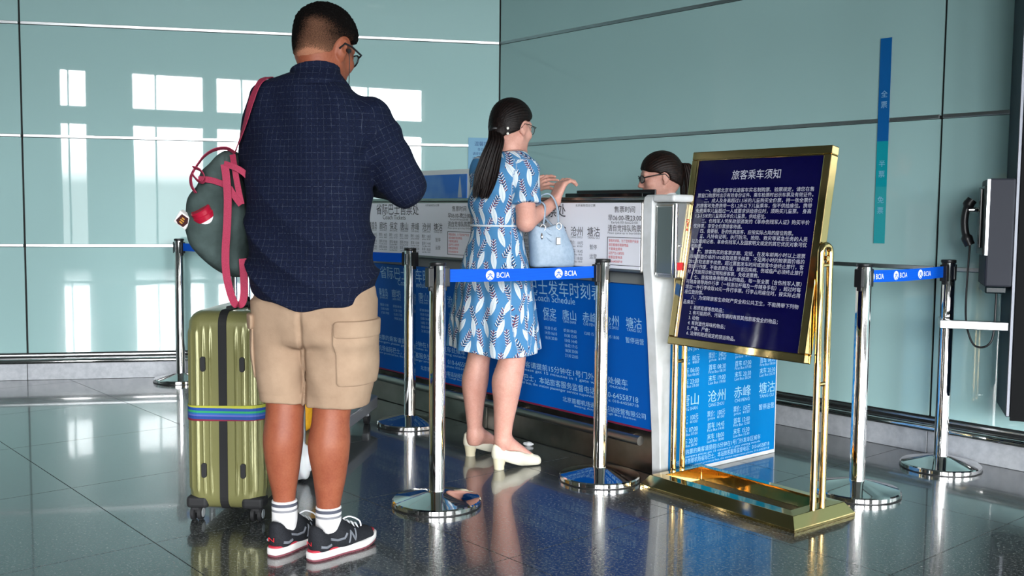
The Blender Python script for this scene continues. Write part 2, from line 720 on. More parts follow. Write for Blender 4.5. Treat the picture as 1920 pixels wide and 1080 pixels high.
_clip.box(0.024, 0.036, -0.011, 0.011, POST_H - 0.112, POST_H - 0.014)
_clip_me = _clip.mesh('belt_clip', bevel=0.003)
_clip_me.materials.append(BLACK_PLASTIC)
_slot = MB()
_slot.box(0.0305, 0.0325, -0.008, 0.008, POST_H - 0.088, POST_H - 0.03)
_slot_me = _slot.mesh('belt_slot', bevel=0.001, seg=1)
_slot_me.materials.append(DULL_STEEL)


def barrier_post(x, y, ang, label, clips=(0, 2)):
    t = thing('barrier_post', label, 'barrier post', (x, y, 0), ang, 'belt barrier posts around the ticket counter queue')
    put('base', _base_me, None, t)
    put('base_gasket', _gask_me, None, t)
    put('pole', _pole_me, None, t)
    put('pole_cap', _cap_me, None, t)
    for k in range(4):
        o = put('belt_clip' if k in clips else 'belt_slot', _clip_me if k in clips else _slot_me, None, t)
        o.rotation_euler = (0, 0, k * math.pi / 2)
    return t


def disc2(cx, cy, r, n=28):
    return [(cx + r * math.cos(2 * math.pi * k / n), cy + r * math.sin(2 * math.pi * k / n)) for k in range(n)]


def belt(parent, p0, p1, z, marks):
    """belt from post p0 (owner) to p1, logos at the given distances from its left end"""
    a, b = Vector((p0[0], p0[1], 0)), Vector((p1[0], p1[1], 0))
    d = (b - a).normalized()
    a2, b2 = a + d * 0.047, b - d * 0.047
    inv = world_of(parent).inverted()
    zz = z - 0.025
    mb = MB()
    pts = [a2.lerp(b2, k / 10) + Vector((0, 0, z - 0.004 * math.sin(math.pi * k / 10))) for k in range(11)]
    mb.ribbon([inv @ p for p in pts], Vector((0, 0, 1)), 0.05, 0.0012)
    bl = mb.build('belt', BELT_BLUE, parent)
    left, right = (a2, b2) if a2.x < b2.x else (b2, a2)
    ax = (right - left).normalized()
    n = ax.cross(Z3)
    o = left + Vector((0, 0, zz - 0.003))
    iv = inv.to_3x3()
    lo, lx = inv @ o, iv @ ax
    lines = []
    for s in marks:
        lines.append(('BCIA', s + 0.028, 0.0145, 0.031, 'L', 0.062))
    lettering('belt_lettering', lines, (lo, lx, Z3), PRINT_WHITE, bl, 0.0011)
    for s in marks:
        mb, mk = MB(), MB()
        for poly, lvl, m in ((disc2(s, 0.025, 0.0195), 0.0009, mb),
                             ([(s - 0.016, 0.013), (s - 0.004, 0.0255), (s + 0.004, 0.0255), (s + 0.016, 0.013), (s + 0.011, 0.0125), (s + 0.0015, 0.0228), (s - 0.0015, 0.0228), (s - 0.011, 0.0125)], 0.0016, mk),
                             ([(s - 0.011, 0.0275), (s + 0.011, 0.0275), (s + 0.009, 0.030), (s + 0.003, 0.031), (s + 0.002, 0.034), (s - 0.002, 0.034), (s - 0.003, 0.031), (s - 0.009, 0.030)], 0.0016, mk),
                             ([(s - 0.007, 0.0085), (s + 0.007, 0.0085), (s + 0.005, 0.0115), (s - 0.005, 0.0115)], 0.0016, mk)):
            nn = iv @ n
            m.add([lo + lx * px_ + Z3 * py_ + nn * lvl for px_, py_ in poly], [tuple(range(len(poly)))])
        for nm, m, mt in (('belt_emblem', mb, PRINT_WHITE), ('emblem_lines', mk, BELT_BLUE)):
            me = bpy.data.meshes.new(nm)
            me.from_pydata(m.v, [], m.f)
            put(nm, me, mt, bl)
    return bl


PA, PBp, PC, PD, PE, PF = (-0.287, 3.895), (-0.542, 5.375), (0.385, 4.294), (1.43, 4.111), (1.963, 4.555), (-2.204, 6.701)
ang_to = lambda a, b: math.atan2(b[1] - a[1], b[0] - a[0])
pa = barrier_post(*PA, ang_to(PA, PC), 'chrome belt post with blue belt nearest the viewer, between the man and the woman')
pc = barrier_post(*PC, ang_to(PC, PA), 'chrome belt post at the right of the woman, in front of the blue schedule panel', (0,))
pb = barrier_post(*PBp, ang_to(PBp, PF), 'chrome belt post behind, just right of the man, close to the counter')
pf = barrier_post(*PF, ang_to(PF, PBp), 'chrome belt post by the glass wall, left of the green suitcase')
pd = barrier_post(*PD, ang_to(PD, PE), 'chrome belt post beside the brass notice stand')
pe = barrier_post(*PE, ang_to(PE, PD), 'chrome belt post by the right wall, below the payphone shelf')
belt(pa, PA, PC, 0.895, [0.185, 0.51])
belt(pb, PBp, PF, 0.895, [0.16, 0.52, 0.88, 1.24, 1.6])
belt(pe, PE, PD, 0.895, [0.012, 0.2, 0.4])

# ================================================================== TICKET COUNTER
CO = Vector((0.625, 4.35, 0))
CU = Vector((-0.635, 0.773, 0)).normalized()       # along the counter, away from the viewer
CN = Vector((-CU.y, CU.x, 0))                       # outwards, to the customers
CX = -CU                                            # reading direction on the front
UNIT = 1.2
BOARD_WHITE = mat('white_board_print', srgb(240, 240, 248), 0.4)
BLUE_PANEL = mat('blue_panel_print', srgb(0, 84, 172), 0.45, spec=0.12)
CYAN_PANEL = mat('cyan_banner_print', srgb(0, 114, 180), 0.45, spec=0.12)
MAROON = mat('maroon_edge', srgb(120, 24, 60), 0.5)
KICK = mat('kick_steel', srgb(120, 114, 106), 0.3, 1.0)
grain(KICK, srgb(112, 106, 98), srgb(134, 128, 120), 6)
COUNTER_TOP = mat('counter_top_steel', srgb(150, 152, 146), 0.25, 1.0)
GREY_LAM = mat('grey_laminate', srgb(150, 154, 152), 0.5)


def C3(u, d, z):
    return CO + CU * u + CN * d + Vector((0, 0, z))


def cbox(mb, u0, u1, d0, d1, z0, z1):
    mb.obox(C3((u0 + u1) / 2, (d0 + d1) / 2, (z0 + z1) / 2), CU, CN, Z3, (u1 - u0) / 2, (d1 - d0) / 2, (z1 - z0) / 2)


T_COLS = [('天津', 'TIAN JIN'), ('秦皇岛', 'QIN HUANG DAO'), ('廊坊', 'LANG FANG'), ('保定', 'BAO DING'), ('唐山', 'TANG SHAN'), ('赤峰', 'CHI FENG'), ('沧州', 'CANG ZHOU'), ('塘沽', 'TANG GU')]
PRICES = [('80元', '¥80', '06:00', '23:00'), ('140元', '¥140', '08:30', '19:00'), ('40元', '¥40', '07:00', '20:30'), ('115元', '¥115', '08:00', '20:30'), ('100元', '¥100', '07:00', '20:30'), ('150元', '¥150', '12:00', '15:30'), ('100元', '¥100', '14:45', '18:00'), None]
TIMES = [['06:00 07:30', '09:00 10:30', '12:00 13:30', '15:00 16:30'], ['08:30 11:00', '13:30 16:00', '17:30 19:00'], ['07:00 09:30', '11:30 13:30', '15:30 17:30', '19:00 20:30'], ['10:30 11:45', '14:30 16:10', '18:30 20:30'],
         ['07:00 09:00', '10:30 12:05', '13:05 14:40', '16:02 17:15', '18:30 20:00', '21:30 23:05'], ['12:00 15:30'], ['14:45 18:00'], None]


def ticket_counter(u0, label):
    t = thing('ticket_counter', label, 'counter', C3(u0 + UNIT / 2, -0.15, 0), 0, 'ticket counter units')
    kw = dict(keep_world=True)
    e = 0.003
    mb = MB()
    cbox(mb, u0 + e, u0 + UNIT - e, -0.24, -0.035, 0.0, 1.19)
    mb.build('cabinet_body', GREY_LAM, t, **kw)
    mb = MB()
    cbox(mb, u0 + e, u0 + UNIT - e, -0.034, -0.015, 0.002, 0.185)
    mb.build('kick_panel', KICK, t, bevel=0.002, seg=1, **kw)
    # leaning blue schedule panel
    a, b = C3(u0, 0.008, 0.195), C3(u0, 0.072, 0.835)
    up = (b - a).normalized()
    H = (b - a).length
    nn = CX.cross(up)
    mb = MB()
    o = C3(u0 + UNIT / 2, 0, 0)
    mid = (a + b) / 2 + CU * UNIT / 2
    mb.obox(mid - nn * 0.012, CX, up, nn, UNIT / 2 - e, H / 2, 0.010)
    sp = mb.build('schedule_panel', BLUE_PANEL, t, bevel=0.001, seg=1, **kw)
    fo = C3(u0 + UNIT, 0.008, 0.195) - nn * 0.002
    mb = MB()
    mb.obox((fo + CX * UNIT / 2) + up * 0.004 + nn * 0.001, CX, up, nn, UNIT / 2 - e, 0.004, 0.0012)
    mb.build('maroon_edge', MAROON, sp, **kw)
    L = [('省际巴士发车时刻表', 0.27, 0.565, 0.078, 'L', 0.66), ('Coach Schedule', 0.6, 0.527, 0.046, 'C')]
    for i, (c, e_) in enumerate(T_COLS):
        x = 0.15 + i * 0.138
        L.append((c, x, 0.455, 0.052, 'C', 0.096))
        L.append((e_, x, 0.436, 0.019, 'C', 0.088))
        if TIMES[i] is None:
            L.append(('暂停运营', x, 0.385, 0.028, 'C'))
        else:
            for j, s in enumerate(TIMES[i]):
                L.append((s, x, 0.392 - j * 0.024, 0.021, 'C', 0.088))
    L += [('已购票的乘客请提前15分钟在1号门外发车处候车', 0.14, 0.186, 0.034, 'L', 0.92), ('Passengers please get 15 minutes in 1 gate waiting outside', 0.14, 0.166, 0.019, 'L', 0.92),
          ('首都机场省际巴士，本站旅客服务监督电话：010-64558718', 0.10, 0.118, 0.036, 'L', 1.02), ('The airport provincial bus, the station passenger service supervision phone: 010-64558718', 0.10, 0.098, 0.019, 'L', 1.02),
          ('北京首都机场通力客运站经营有限公司', 0.62, 0.052, 0.028, 'L', 0.54), ('Beijing Airport Tongli Bus Station', 0.7, 0.036, 0.014, 'L', 0.4)]
    lettering('schedule_lettering', L, (fo, CX, up), PRINT_PALE, sp, 0.0012, keep_world=True)
    # white ticket board box
    mb = MB()
    cbox(mb, u0 + 0.012, u0 + UNIT - 0.004, -0.02, 0.086, 0.885, 1.197)
    hb = mb.build('board_housing', STEEL, t, bevel=0.012, seg=3, **kw)
    mb = MB()
    cbox(mb, u0 + 0.02, u0 + UNIT - 0.012, 0.0862, 0.0905, 0.902, 1.188)
    tb = mb.build('ticket_board', BOARD_WHITE, t, bevel=0.001, seg=1, **kw)
    bo = C3(u0 + UNIT, 0.0905, 0.9)
    L = [('省际巴士售票处', 0.27, 0.228, 0.068, 'L', 0.44), ('Coach Tickets', 0.46, 0.196, 0.036, 'C', 0.24), ('北京省际巴士订票', 0.84, 0.272, 0.012, 'C', 0.13)]
    S = []
    for i, (c, e_) in enumerate(T_COLS):
        x = 0.125 + i * 0.11
        L.append((c, x, 0.142, 0.046, 'C', 0.082))
        S.append((e_, x, 0.128, 0.014, 'C', 0.078))
        if PRICES[i]:
            p = PRICES[i]
            S += [('票价：' + p[0], x, 0.1, 0.02, 'C', 0.088), ('price  ' + p[1], x, 0.088, 0.012, 'C', 0.08), ('首车 ' + p[2], x, 0.062, 0.02, 'C', 0.084), ('First Bus ' + p[2], x, 0.05, 0.012, 'C', 0.08), ('末车 ' + p[3], x, 0.03, 0.02, 'C', 0.084), ('Last Bus ' + p[3], x, 0.018, 0.012, 'C', 0.08)]
        else:
            S += [('暂停', x, 0.082, 0.024, 'C'), ('运营', x, 0.04, 0.024, 'C')]
    R0 = 1.085
    L += [('售票时间', R0, 0.248, 0.03, 'C', 0.125), ('早06:00-晚23:00', R0, 0.212, 0.03, 'C', 0.2), ('请自觉排队购票', R0, 0.166, 0.032, 'C', 0.2)]
    S += [('Early6:00-late23:00', R0, 0.198, 0.015, 'C', 0.16), ('Please queue up to buy tickets', R0, 0.153, 0.013, 'C', 0.2)]
    lettering('board_heading', L, (bo, CX, Z3), PRINT_BLACK, tb, 0.0012, keep_world=True)
    lettering('board_prices', S, (bo, CX, Z3), PRINT_GREY, tb, 0.0012, keep_world=True)
    RL = [('尊敬的旅客，为了您的财产安全', 0.992, 0.118, 0.014, 'L', 0.18), ('请您看管好随身物品', 0.992, 0.1, 0.014, 'L', 0.12), ('不要乘坐黑车', 0.992, 0.082, 0.014, 'L', 0.085), ('以防产生人身危险', 0.992, 0.064, 0.014, 'L', 0.095), ('旅客监督电话', 0.992, 0.046, 0.014, 'L', 0.085), ('010-64558718', 0.992, 0.028, 0.014, 'L', 0.085)]
    lettering('warning_lettering', RL, (bo, CX, Z3), PRINT_RED, tb, 0.0012, keep_world=True)
    mb = MB()
    for x0, x1, y0, y1 in ((0.983, 1.187, 0.016, 0.0185), (0.983, 1.187, 0.1365, 0.139), (0.983, 0.9855, 0.0185, 0.1365), (1.1845, 1.187, 0.0185, 0.1365)):
        cc = bo + CX * ((x0 + x1) / 2) + Z3 * ((y0 + y1) / 2)
        mb.obox(cc, CX, Z3, CN, (x1 - x0) / 2, (y1 - y0) / 2, 0.001)
    mb.build('warning_border', PRINT_BLACK, tb, **kw)
    return t


ticket_counter(0.0, 'ticket counter unit with white ticket board at the brass stand end, right of the woman')
ticket_counter(UNIT, 'ticket counter unit with white ticket board between the man and the woman')

mb = MB()
rp = [C3(0.03, 0.055, 0.158), C3(2 * UNIT - 0.02, 0.055, 0.158)]
ft = thing('foot_rail', 'long steel foot rail along the bottom of the blue schedule panels', 'rail', C3(1.2, 0.05, 0))
mb.tube(rp, 0.021, 16)
mb.build('rail_tube', STEEL, ft, smooth=40, keep_world=True)
for u in (0.14, 0.9, 1.5, 2.2):
    mb = MB()
    mb.tube([C3(u, 0.05, 0.158), C3(u, -0.014, 0.158)], 0.010, 10)
    mb.build('rail_bracket', STEEL, ft, smooth=40, keep_world=True)
mb = MB()
cbox(mb, 0.0, 2 * UNIT, -0.42, 0.078, 1.1975, 1.214)
wt = mb.build('steel_worktop', COUNTER_TOP, None, bevel=0.004)
tag(wt, 'continuous grey steel worktop along both ticket counter units', 'counter top')

# end panel with its cyan banner
ep = thing('counter_end_panel', 'white counter end panel with a cyan blue bus timetable banner, behind the brass stand', 'counter panel', C3(-0.03, -0.4, 0))
mb = MB()
prof = [(0.012, 0.0), (0.022, 0.2), (0.060, 0.62), (0.088, 0.86), (0.098, 0.93), (0.098, 1.19), (0.092, 1.212), (0.075, 1.222), (-0.80, 1.222), (-0.80, 0.0)]
mb.prism(prof, C3(-0.052, 0, 0), CN, Z3, CU, 0.051)
mb.build('end_slab', WHITE_METAL, ep, bevel=0.004, keep_world=True)
mb = MB()
EX = -CN                                            # reading direction on the end face
eo = C3(-0.052, -0.035, 0.02)
en = EX.cross(Z3)
mb.obox(eo + EX * 0.375 + Z3 * 0.335 + en * 0.002, EX, Z3, en, 0.375, 0.335, 0.002)
bn = mb.build('banner', CYAN_PANEL, ep, keep_world=True)
eo2 = eo + en * 0.004
L, S = [('省际巴士发车时刻', 0.375, 0.612, 0.04, 'C')], []
B_ORD = [0, 1, 2, 3, 4, 6, 5, 7]
for i in range(8):
    (c, e_), pr_ = T_COLS[B_ORD[i]], PRICES[B_ORD[i]]
    x = 0.125 + (i % 4) * 0.185
    y = 0.55 - (i // 4) * 0.265
    L.append((c, x, y, 0.058, 'C', 0.125 if len(c) < 3 else 0.16))
    S.append((e_, x, y - 0.025, 0.022, 'C', 0.11))
    if pr_:
        p = pr_
        S += [('票价：' + p[0], x, y - 0.068, 0.03, 'C', 0.125), ('price  ' + p[1], x, y - 0.084, 0.018, 'C', 0.115), ('首车 ' + p[2], x, y - 0.122, 0.03, 'C', 0.12), ('First Bus ' + p[2], x, y - 0.138, 0.018, 'C', 0.12), ('末车 ' + p[3], x, y - 0.172, 0.03, 'C', 0.12), ('Last Bus ' + p[3], x, y - 0.188, 0.018, 'C', 0.12)]
    else:
        S.append(('暂停运营', x, y - 0.08, 0.03, 'C'))
S += [('已购票的乘客请提前15分钟在1号门外发车区候车', 0.08, 0.066, 0.026, 'L', 0.56), ('Passengers please get 15 minutes in 1 gate waiting outside', 0.08, 0.05, 0.014, 'L', 0.56), ('欢迎乘坐首都机场省际巴士，本站旅客服务监督电话：010-64558718', 0.03, 0.024, 0.026, 'L', 0.68), ('Welcome to the airport provincial bus, the station supervision phone: 010-64558718', 0.03, 0.008, 0.014, 'L', 0.68)]
lettering('banner_lettering', L + S, (eo2, EX, Z3), PRINT_PALE, bn, 0.001, keep_world=True)

# suggestion box fixed to the counter end
SILVER = mat('silver_box_metal', srgb(176, 180, 178), 0.3, 0.7)
DARK_GLASSY = mat('dark_grey_panel', srgb(92, 104, 104), 0.2)
sb = thing('suggestion_box', 'silver wall box with dark grey side panel and red lettering on the counter end', 'box', C3(-0.1, -0.25, 0.87))
mb = MB()
cbox(mb, -0.158, -0.0535, -0.46, 0.076, 0.875, 1.188)
mb.build('box_body', SILVER, sb, bevel=0.006, keep_world=True)
mb = MB()
cbox(mb, -0.146, -0.066, 0.0762, 0.080, 0.895, 1.170)
mb.build('side_panel', DARK_GLASSY, sb, bevel=0.001, seg=1, keep_world=True)
mb = MB()
mb.tube([C3(-0.160, 0.072, 0.880), C3(-0.160, 0.072, 1.184)], 0.010, 12)
mb.build('corner_strip', CHROME, sb, smooth=40, keep_world=True)
fr_pts = [(-0.058, 0.887), (-0.058, 1.178), (-0.150, 1.178), (-0.150, 0.887)]
mb = MB()
mb.tube([C3(u, 0.079, z) for u, z in fr_pts], 0.004, 8, closed=True)
mb.build('panel_frame', CHROME, sb, smooth=40, keep_world=True)
lettering('box_lettering', [('意', 0.066, 0.20, 0.06, 'L'), ('见', 0.066, 0.13, 0.06, 'L'), ('簿', 0.066, 0.06, 0.06, 'L')], (C3(-0.158, 0.076, 0.875), EX, Z3), PRINT_RED, sb, 0.001, keep_world=True)
mb = MB()
mb.obox(C3(-0.1595, 0.076 - 0.045, 0.925), EX, Z3, en, 0.028, 0.016, 0.001)
mb.build('red_tag', PRINT_RED, sb, keep_world=True)
mb = MB()
mb.tube([C3(-0.157, 0.076 - 0.035, 1.01), C3(-0.164, 0.076 - 0.035, 1.01)], 0.007, 14)
mb.build('lock', CHROME, sb, smooth=40, keep_world=True)
mb = MB()
cbox(mb, -0.172, -0.052, -0.12, 0.098, 1.1905, 1.222)
lid = mb.build('end_ledge', WHITE_METAL, ep, bevel=0.012, seg=3, keep_world=True)

mb = MB()
cbox(mb, 0.18, 0.69, -0.165, -0.085, 1.2145, 1.236)
lg = thing('service_ledge', 'flat black service tray lying on the counter top in front of the clerk', 'tray', C3(0.3, -0.08, 1.2145))
mb.build('tray_body', BLACK_GLOSS, lg, bevel=0.004, keep_world=True)
mb = MB()
cbox(mb, 0.175, 0.695, -0.175, -0.1655, 1.2145, 1.252)
mb.build('tray_rim', BLACK_PLASTIC, lg, bevel=0.002, seg=1, keep_world=True)

# display with a white frame standing on the far counter
SCREEN_BLUE = mat('blue_screen_print', srgb(40, 118, 200), 0.3)
_t = NT(SCREEN_BLUE)
_t.link(_t.ramp(_t.noise(5, 2, 0.5, _t.obj()), [(0.4, srgb(24, 108, 204)), (0.62, srgb(92, 142, 206))]), PB(SCREEN_BLUE)['Base Color'])
FRAME_WHITE = mat('white_plastic_frame', srgb(228, 232, 232), 0.4)
ds = thing('display_board', 'white framed blue display board on the counter top behind the elbow of the man', 'display board', C3(1.88, -0.2, 1.2145))
u0, u1, z0, z1 = 1.6, 2.18, 1.2145, 1.385
mb = MB()
cbox(mb, u0, u1, -0.215, -0.2, z0, z1)
mb.build('frame', FRAME_WHITE, ds, bevel=0.003, keep_world=True)
mb = MB()
cbox(mb, u0 + 0.035, u1 - 0.035, -0.2, -0.197, z0 + 0.004, z1 - 0.028)
sc_ = mb.build('picture', SCREEN_BLUE, ds, keep_world=True)
mb = MB()
TOWER = mat('pale_print', srgb(176, 190, 206), 0.5)
o = C3(u0 + 0.1, -0.1968, z0 + 0.01)
mb.add([o + CX * x + Z3 * y for x, y in ((-0.02, 0), (0.02, 0), (0.012, 0.06), (0.004, 0.11), (0.0, 0.125), (-0.004, 0.11), (-0.012, 0.06))], [tuple(range(7))])
mb.build('tower_print', TOWER, sc_, keep_world=True)

# notice sheet on the left wall beside the corner
NOTICE_BLUE = mat('pale_blue_paper', srgb(120, 172, 204), 0.6)
pp = on_plane(878, 258, CORNER, NL)
s0 = (pp - CORNER).dot(DL)
zt = pp.z
nt = thing('notice_sheet', 'pale blue notice sheet with dark printed lines on the glass wall beside the corner', 'notice', CORNER + DL * (s0 / 2) + NL * 0.012)
LX = -DL
no = CORNER + DL * s0 + NL * 0.0075 + Z3 * (zt - 0.30)
wN = s0 - 0.006
mb = MB()
mb.obox(no + LX * wN / 2 + Z3 * 0.15, LX, Z3, NL, wN / 2, 0.15, 0.001)
mb.build('sheet', NOTICE_BLUE, nt, keep_world=True)
L = [('温馨提示', wN / 2, 0.245, 0.034, 'C')]
for k, s in enumerate(['各位旅客', '请提前到达候车区', '持本人有效证件', '按车票时间乘车', '谢谢您的配合']):
    L.append((s, wN / 2 if k == 0 else 0.03, 0.21 - k * 0.031, 0.022, 'C' if k == 0 else 'L'))
lettering('notice_lettering', L, (no + NL * 0.001, LX, Z3), PRINT_NAVY, nt, 0.001, keep_world=True)

# height strip on the right wall
STRIP_BLUE = mat('strip_blue', srgb(0, 96, 168), 0.4)
STRIP_TEAL = mat('strip_teal', srgb(0, 158, 172), 0.4)
STRIP_PALE = mat('strip_turquoise', srgb(44, 164, 172), 0.4)
hs = thing('height_strip', 'narrow blue and turquoise child height strip stuck on the right glass wall', 'height chart', CORNER + DR * 2.7)


def wr(px, py):
    p = on_plane(px, py, CORNER, NR)
    return (p - CORNER).dot(DR), p.z


xa = wr(1652, 170)[0] - 0.007
xb = wr(1669, 170)[0] + 0.004
zs = [wr(1660, 72)[1], wr(1655, 265)[1], wr(1650, 350)[1], wr(1646, 456)[1]]
for k, (nm, m_) in enumerate((('blue_band', STRIP_BLUE), ('teal_band', STRIP_TEAL), ('turquoise_band', STRIP_PALE))):
    mb = MB()
    z1_, z0_ = zs[k], zs[k + 1]
    cc = CORNER + DR * ((xa + xb) / 2) + NR * 0.0072 + Z3 * ((z0_ + z1_) / 2)
    mb.obox(cc, DR, Z3, NR, (xb - xa) / 2, (z1_ - z0_) / 2, 0.0008)
    bd = mb.build(nm, m_, hs, keep_world=True)
    tx = '全半免'[k]
    zc = [wr(1657, 182)[1], wr(1651, 312)[1], wr(1647, 380)[1]][k]
    fo = CORNER + DR * xa + NR * 0.008
    lettering('strip_lettering', [(tx, (xb - xa) / 2, zc, 0.036, 'C'), ('票', (xb - xa) / 2, zc - 0.052, 0.036, 'C')], (fo, DR, Z3), PRINT_PALE, bd, 0.0008, keep_world=True)

# small sign plate high on the wall at the picture edge
a_, zb_ = wr(1903, 116)
st = thing('wall_sticker', 'small clear sticker with a pale pictogram high on the right wall at the picture edge', 'sticker', CORNER + DR * (a_ + 0.03))
CLEAR_STICK = mat('grey_green_sticker', srgb(98, 124, 120), 0.3)
CREAM = mat('cream_print', srgb(214, 206, 176), 0.5)
mb = MB()
mb.obox(CORNER + DR * (a_ + 0.035) + NR * 0.0012 + Z3 * (zb_ + 0.02), DR, Z3, NR, 0.045, 0.035, 0.0008)
mb.build('sticker_sheet', CLEAR_STICK, st, keep_world=True)
mb = MB()
mb.obox(CORNER + DR * (a_ + 0.03) + NR * 0.0022 + Z3 * (zb_ + 0.012), DR, Z3, NR, 0.022, 0.014, 0.0004)
mb.obox(CORNER + DR * (a_ + 0.03) + NR * 0.0022 + Z3 * (zb_ + 0.033), DR, Z3, NR, 0.018, 0.003, 0.0004)
mb.build('pictogram', CREAM, st, keep_world=True)

# ================================================================== BRASS NOTICE STAND
SX = Vector((0.613, -0.79, 0)).normalized()
SY = Vector((-SX.y, SX.x, 0))
SO = Vector((0.931, 3.988, 0))
NAVY = mat('navy_notice_board', srgb(14, 12, 74), 0.06, spec=0.25)
grain(NAVY, srgb(8, 6, 58), srgb(13, 11, 68), 5)
SIGN_PRINT = mat('silver_white_print', srgb(206, 208, 224), 0.5)
ns = thing('notice_stand', 'polished brass notice stand with a tilted navy board of white Chinese rules', 'sign', SO, math.atan2(SX.y, SX.x))
BW, BD = 0.39, 0.187
rings = [(0, 0.0), (0, 0.012), (0.030, 0.052), (0.075, 0.056), (0.078, 0.0)]
mb = MB()
vs_, fs_ = [], []
for ins, z in rings:
    x, y = BW - ins, BD - ins
    vs_ += [(-x, -y, z), (x, -y, z), (x, y, z), (-x, y, z)]
for i in range(len(rings)):
    j = (i + 1) % len(rings)
    for k in range(4):
        fs_.append((i * 4 + k, i * 4 + (k + 1) % 4, j * 4 + (k + 1) % 4, j * 4 + k))
mb.add(vs_, fs_)
mb.build('base_frame', BRASS, ns, bevel=0.0015)
RODX, RODR, RODT = 0.372 - 0.02, 0.0125, 1.035
for sx in (-1, 1):
    mb = MB()
    pts = [(sx * RODX, -0.028, 0.05)] + [(sx * RODX, -0.028, z) for z in (0.4, 0.8, RODT - 0.03)]
    pts += [(sx * RODX, -0.028 * math.cos(a), RODT - 0.03 + 0.028 * math.sin(a)) for a in [math.pi * k / 10 for k in range(1, 10)]]
    pts += [(sx * RODX, 0.028, z) for z in (RODT - 0.03, 0.8, 0.4, 0.05)]
    mb.tube(pts, RODR, 16)
    pl = mb.build('post_loop', BRASS, ns, smooth=50)
    for z in (0.52, 0.96):
        mb = MB()
        mb.tube([(sx * RODX, -0.017, z), (sx * RODX, 0.017, z)], 0.008, 10)
        mb.build('spacer', BRASS, pl, smooth=40)
    mb = MB()
    mb.tube([(sx * (RODX - 0.03), 0, 0.985), (sx * (RODX + 0.012), 0, 0.985)], 0.009, 12)
    mb.build('pivot', BRASS, pl, smooth=40)
tilt = math.radians(9.5)
sw, sh, th = 0.34, 0.405, 0.022
up = Vector((0, math.sin(tilt), math.cos(tilt)))
out = Vector((0, -math.cos(tilt), math.sin(tilt)))
cz = Vector((0, -0.005, 0.998))
bx = Vector((1, 0, 0))
fw = 0.034
fr_ = None
mb = MB()
for x0, x1, y0, y1 in ((-sw, sw, sh - fw, sh), (-sw, sw, -sh, -sh + fw), (-sw, -sw + fw, -sh + fw, sh - fw), (sw - fw, sw, -sh + fw, sh - fw)):
    mb.obox(cz + bx * (x0 + x1) / 2 + up * (y0 + y1) / 2, bx, up, out, (x1 - x0) / 2, (y1 - y0) / 2, th)
mb.build('board_frame', BRASS, ns, bevel=0.004)
mb = MB()
mb.obox(cz + out * 0.006, bx, up, out, sw - fw + 0.002, sh - fw + 0.002, 0.010)
bd = mb.build('notice_board', NAVY, ns)
mb = MB()
for x0, x1, y0, y1 in ((-sw + fw, -sw + fw + 0.007, -sh + fw, sh - fw), (-sw + fw, sw - fw, sh - fw - 0.004, sh - fw)):
    mb.obox(cz + out * 0.018 + bx * (x0 + x1) / 2 + up * (y0 + y1) / 2, bx, up, out, (x1 - x0) / 2, (y1 - y0) / 2, 0.006)
mb.build('inner_lip', BRASS, bd, bevel=0.001, seg=1)
RULES = ['一、根据北京市长途客车实名制购票、验票规定，请您在售', '票窗口购票时出示有效身份证件。乘车检票时出示车票及有效证件。', '二、成人及身高超过1.5米的儿童购买全价票，持一张全票价', '的旅客可免费携带一名1.2米以下儿童乘车，但不供给座位。携带', '免费乘车儿童超过一人或要求供给座位时，须购买儿童票。 身高', '1.2-1.5米的儿童购买半价儿童票，供给座位。',
         '三、伤残军人凭民政部颁发的《革命伤残军人证》购买半价', '优待票，享受全价票旅客待遇。', '四、需要躺、卧的伤病旅客，应按实际占用的座位购票。', '五、凡持有证明，执行防汛、抢险、救灾等紧急任务的人员', '以及新闻记者、革命伤残军人及国家明文规定的其它优抚对象可优', '先购票。',
         '六、旅客购买的客票定期、定班，在发车前两小时以上退票', '的按票面价格的10%收取退票手续费，不足两小时的按票面价格的', '20%收取退票手续费。超过票面发车时间或旅客中途终止旅行，客', '票即行作废，不做退票处理。旅客因疾病、伤或临产必须终止旅行', '时，凭医院诊断证明和原客票，免收退票费。', '七、旅客随身携带乘车的物品，每一张全票（含伤残军人票）', '可随身携带两件行李（一标准拉杆箱及一件随身手包），超过时每', '增加一件行李收取10元一件行李票。行李占用座位时，按实际占用', '座位数购票。', '八、为保障旅客生命财产安全和公共卫生，不能携带下列物', '品乘车：']
ITEMS = ['1. 易燃易爆等危险品；', '2. 有可能损坏、污染车辆和有损其他旅客安全的物品；', '3. 动物', '4. 有刺激性异味的物品；', '5. 尸体，尸骨；', '6. 法律和政府规定的禁运物品。']
iw, ih = 2 * (sw - fw), 2 * (sh - fw)
bo = cz + out * 0.016 - bx * (sw - fw) - up * (sh - fw)
lettering('board_title', [('旅客乘车须知', iw / 2, ih - 0.083, 0.042, 'C', 0.24)], (bo, bx, up), SIGN_PRINT, bd, 0.001)
em = 0.0190
L = []
y = ih - 0.136
for s in RULES:
    ind = s[1] == '、'
    L.append((s, 0.02 + (2 * em if ind else 0), y, em, 'L', None if len(s) < 26 else iw - 0.045 - (2 * em if ind else 0)))
    y -= 0.0211
for s in ITEMS:
    L.append((s, 0.06, y, em, 'L'))
    y -= 0.0211
lettering('board_lettering', L, (bo, bx, up), SIGN_PRINT, bd, 0.001, big=0.01)

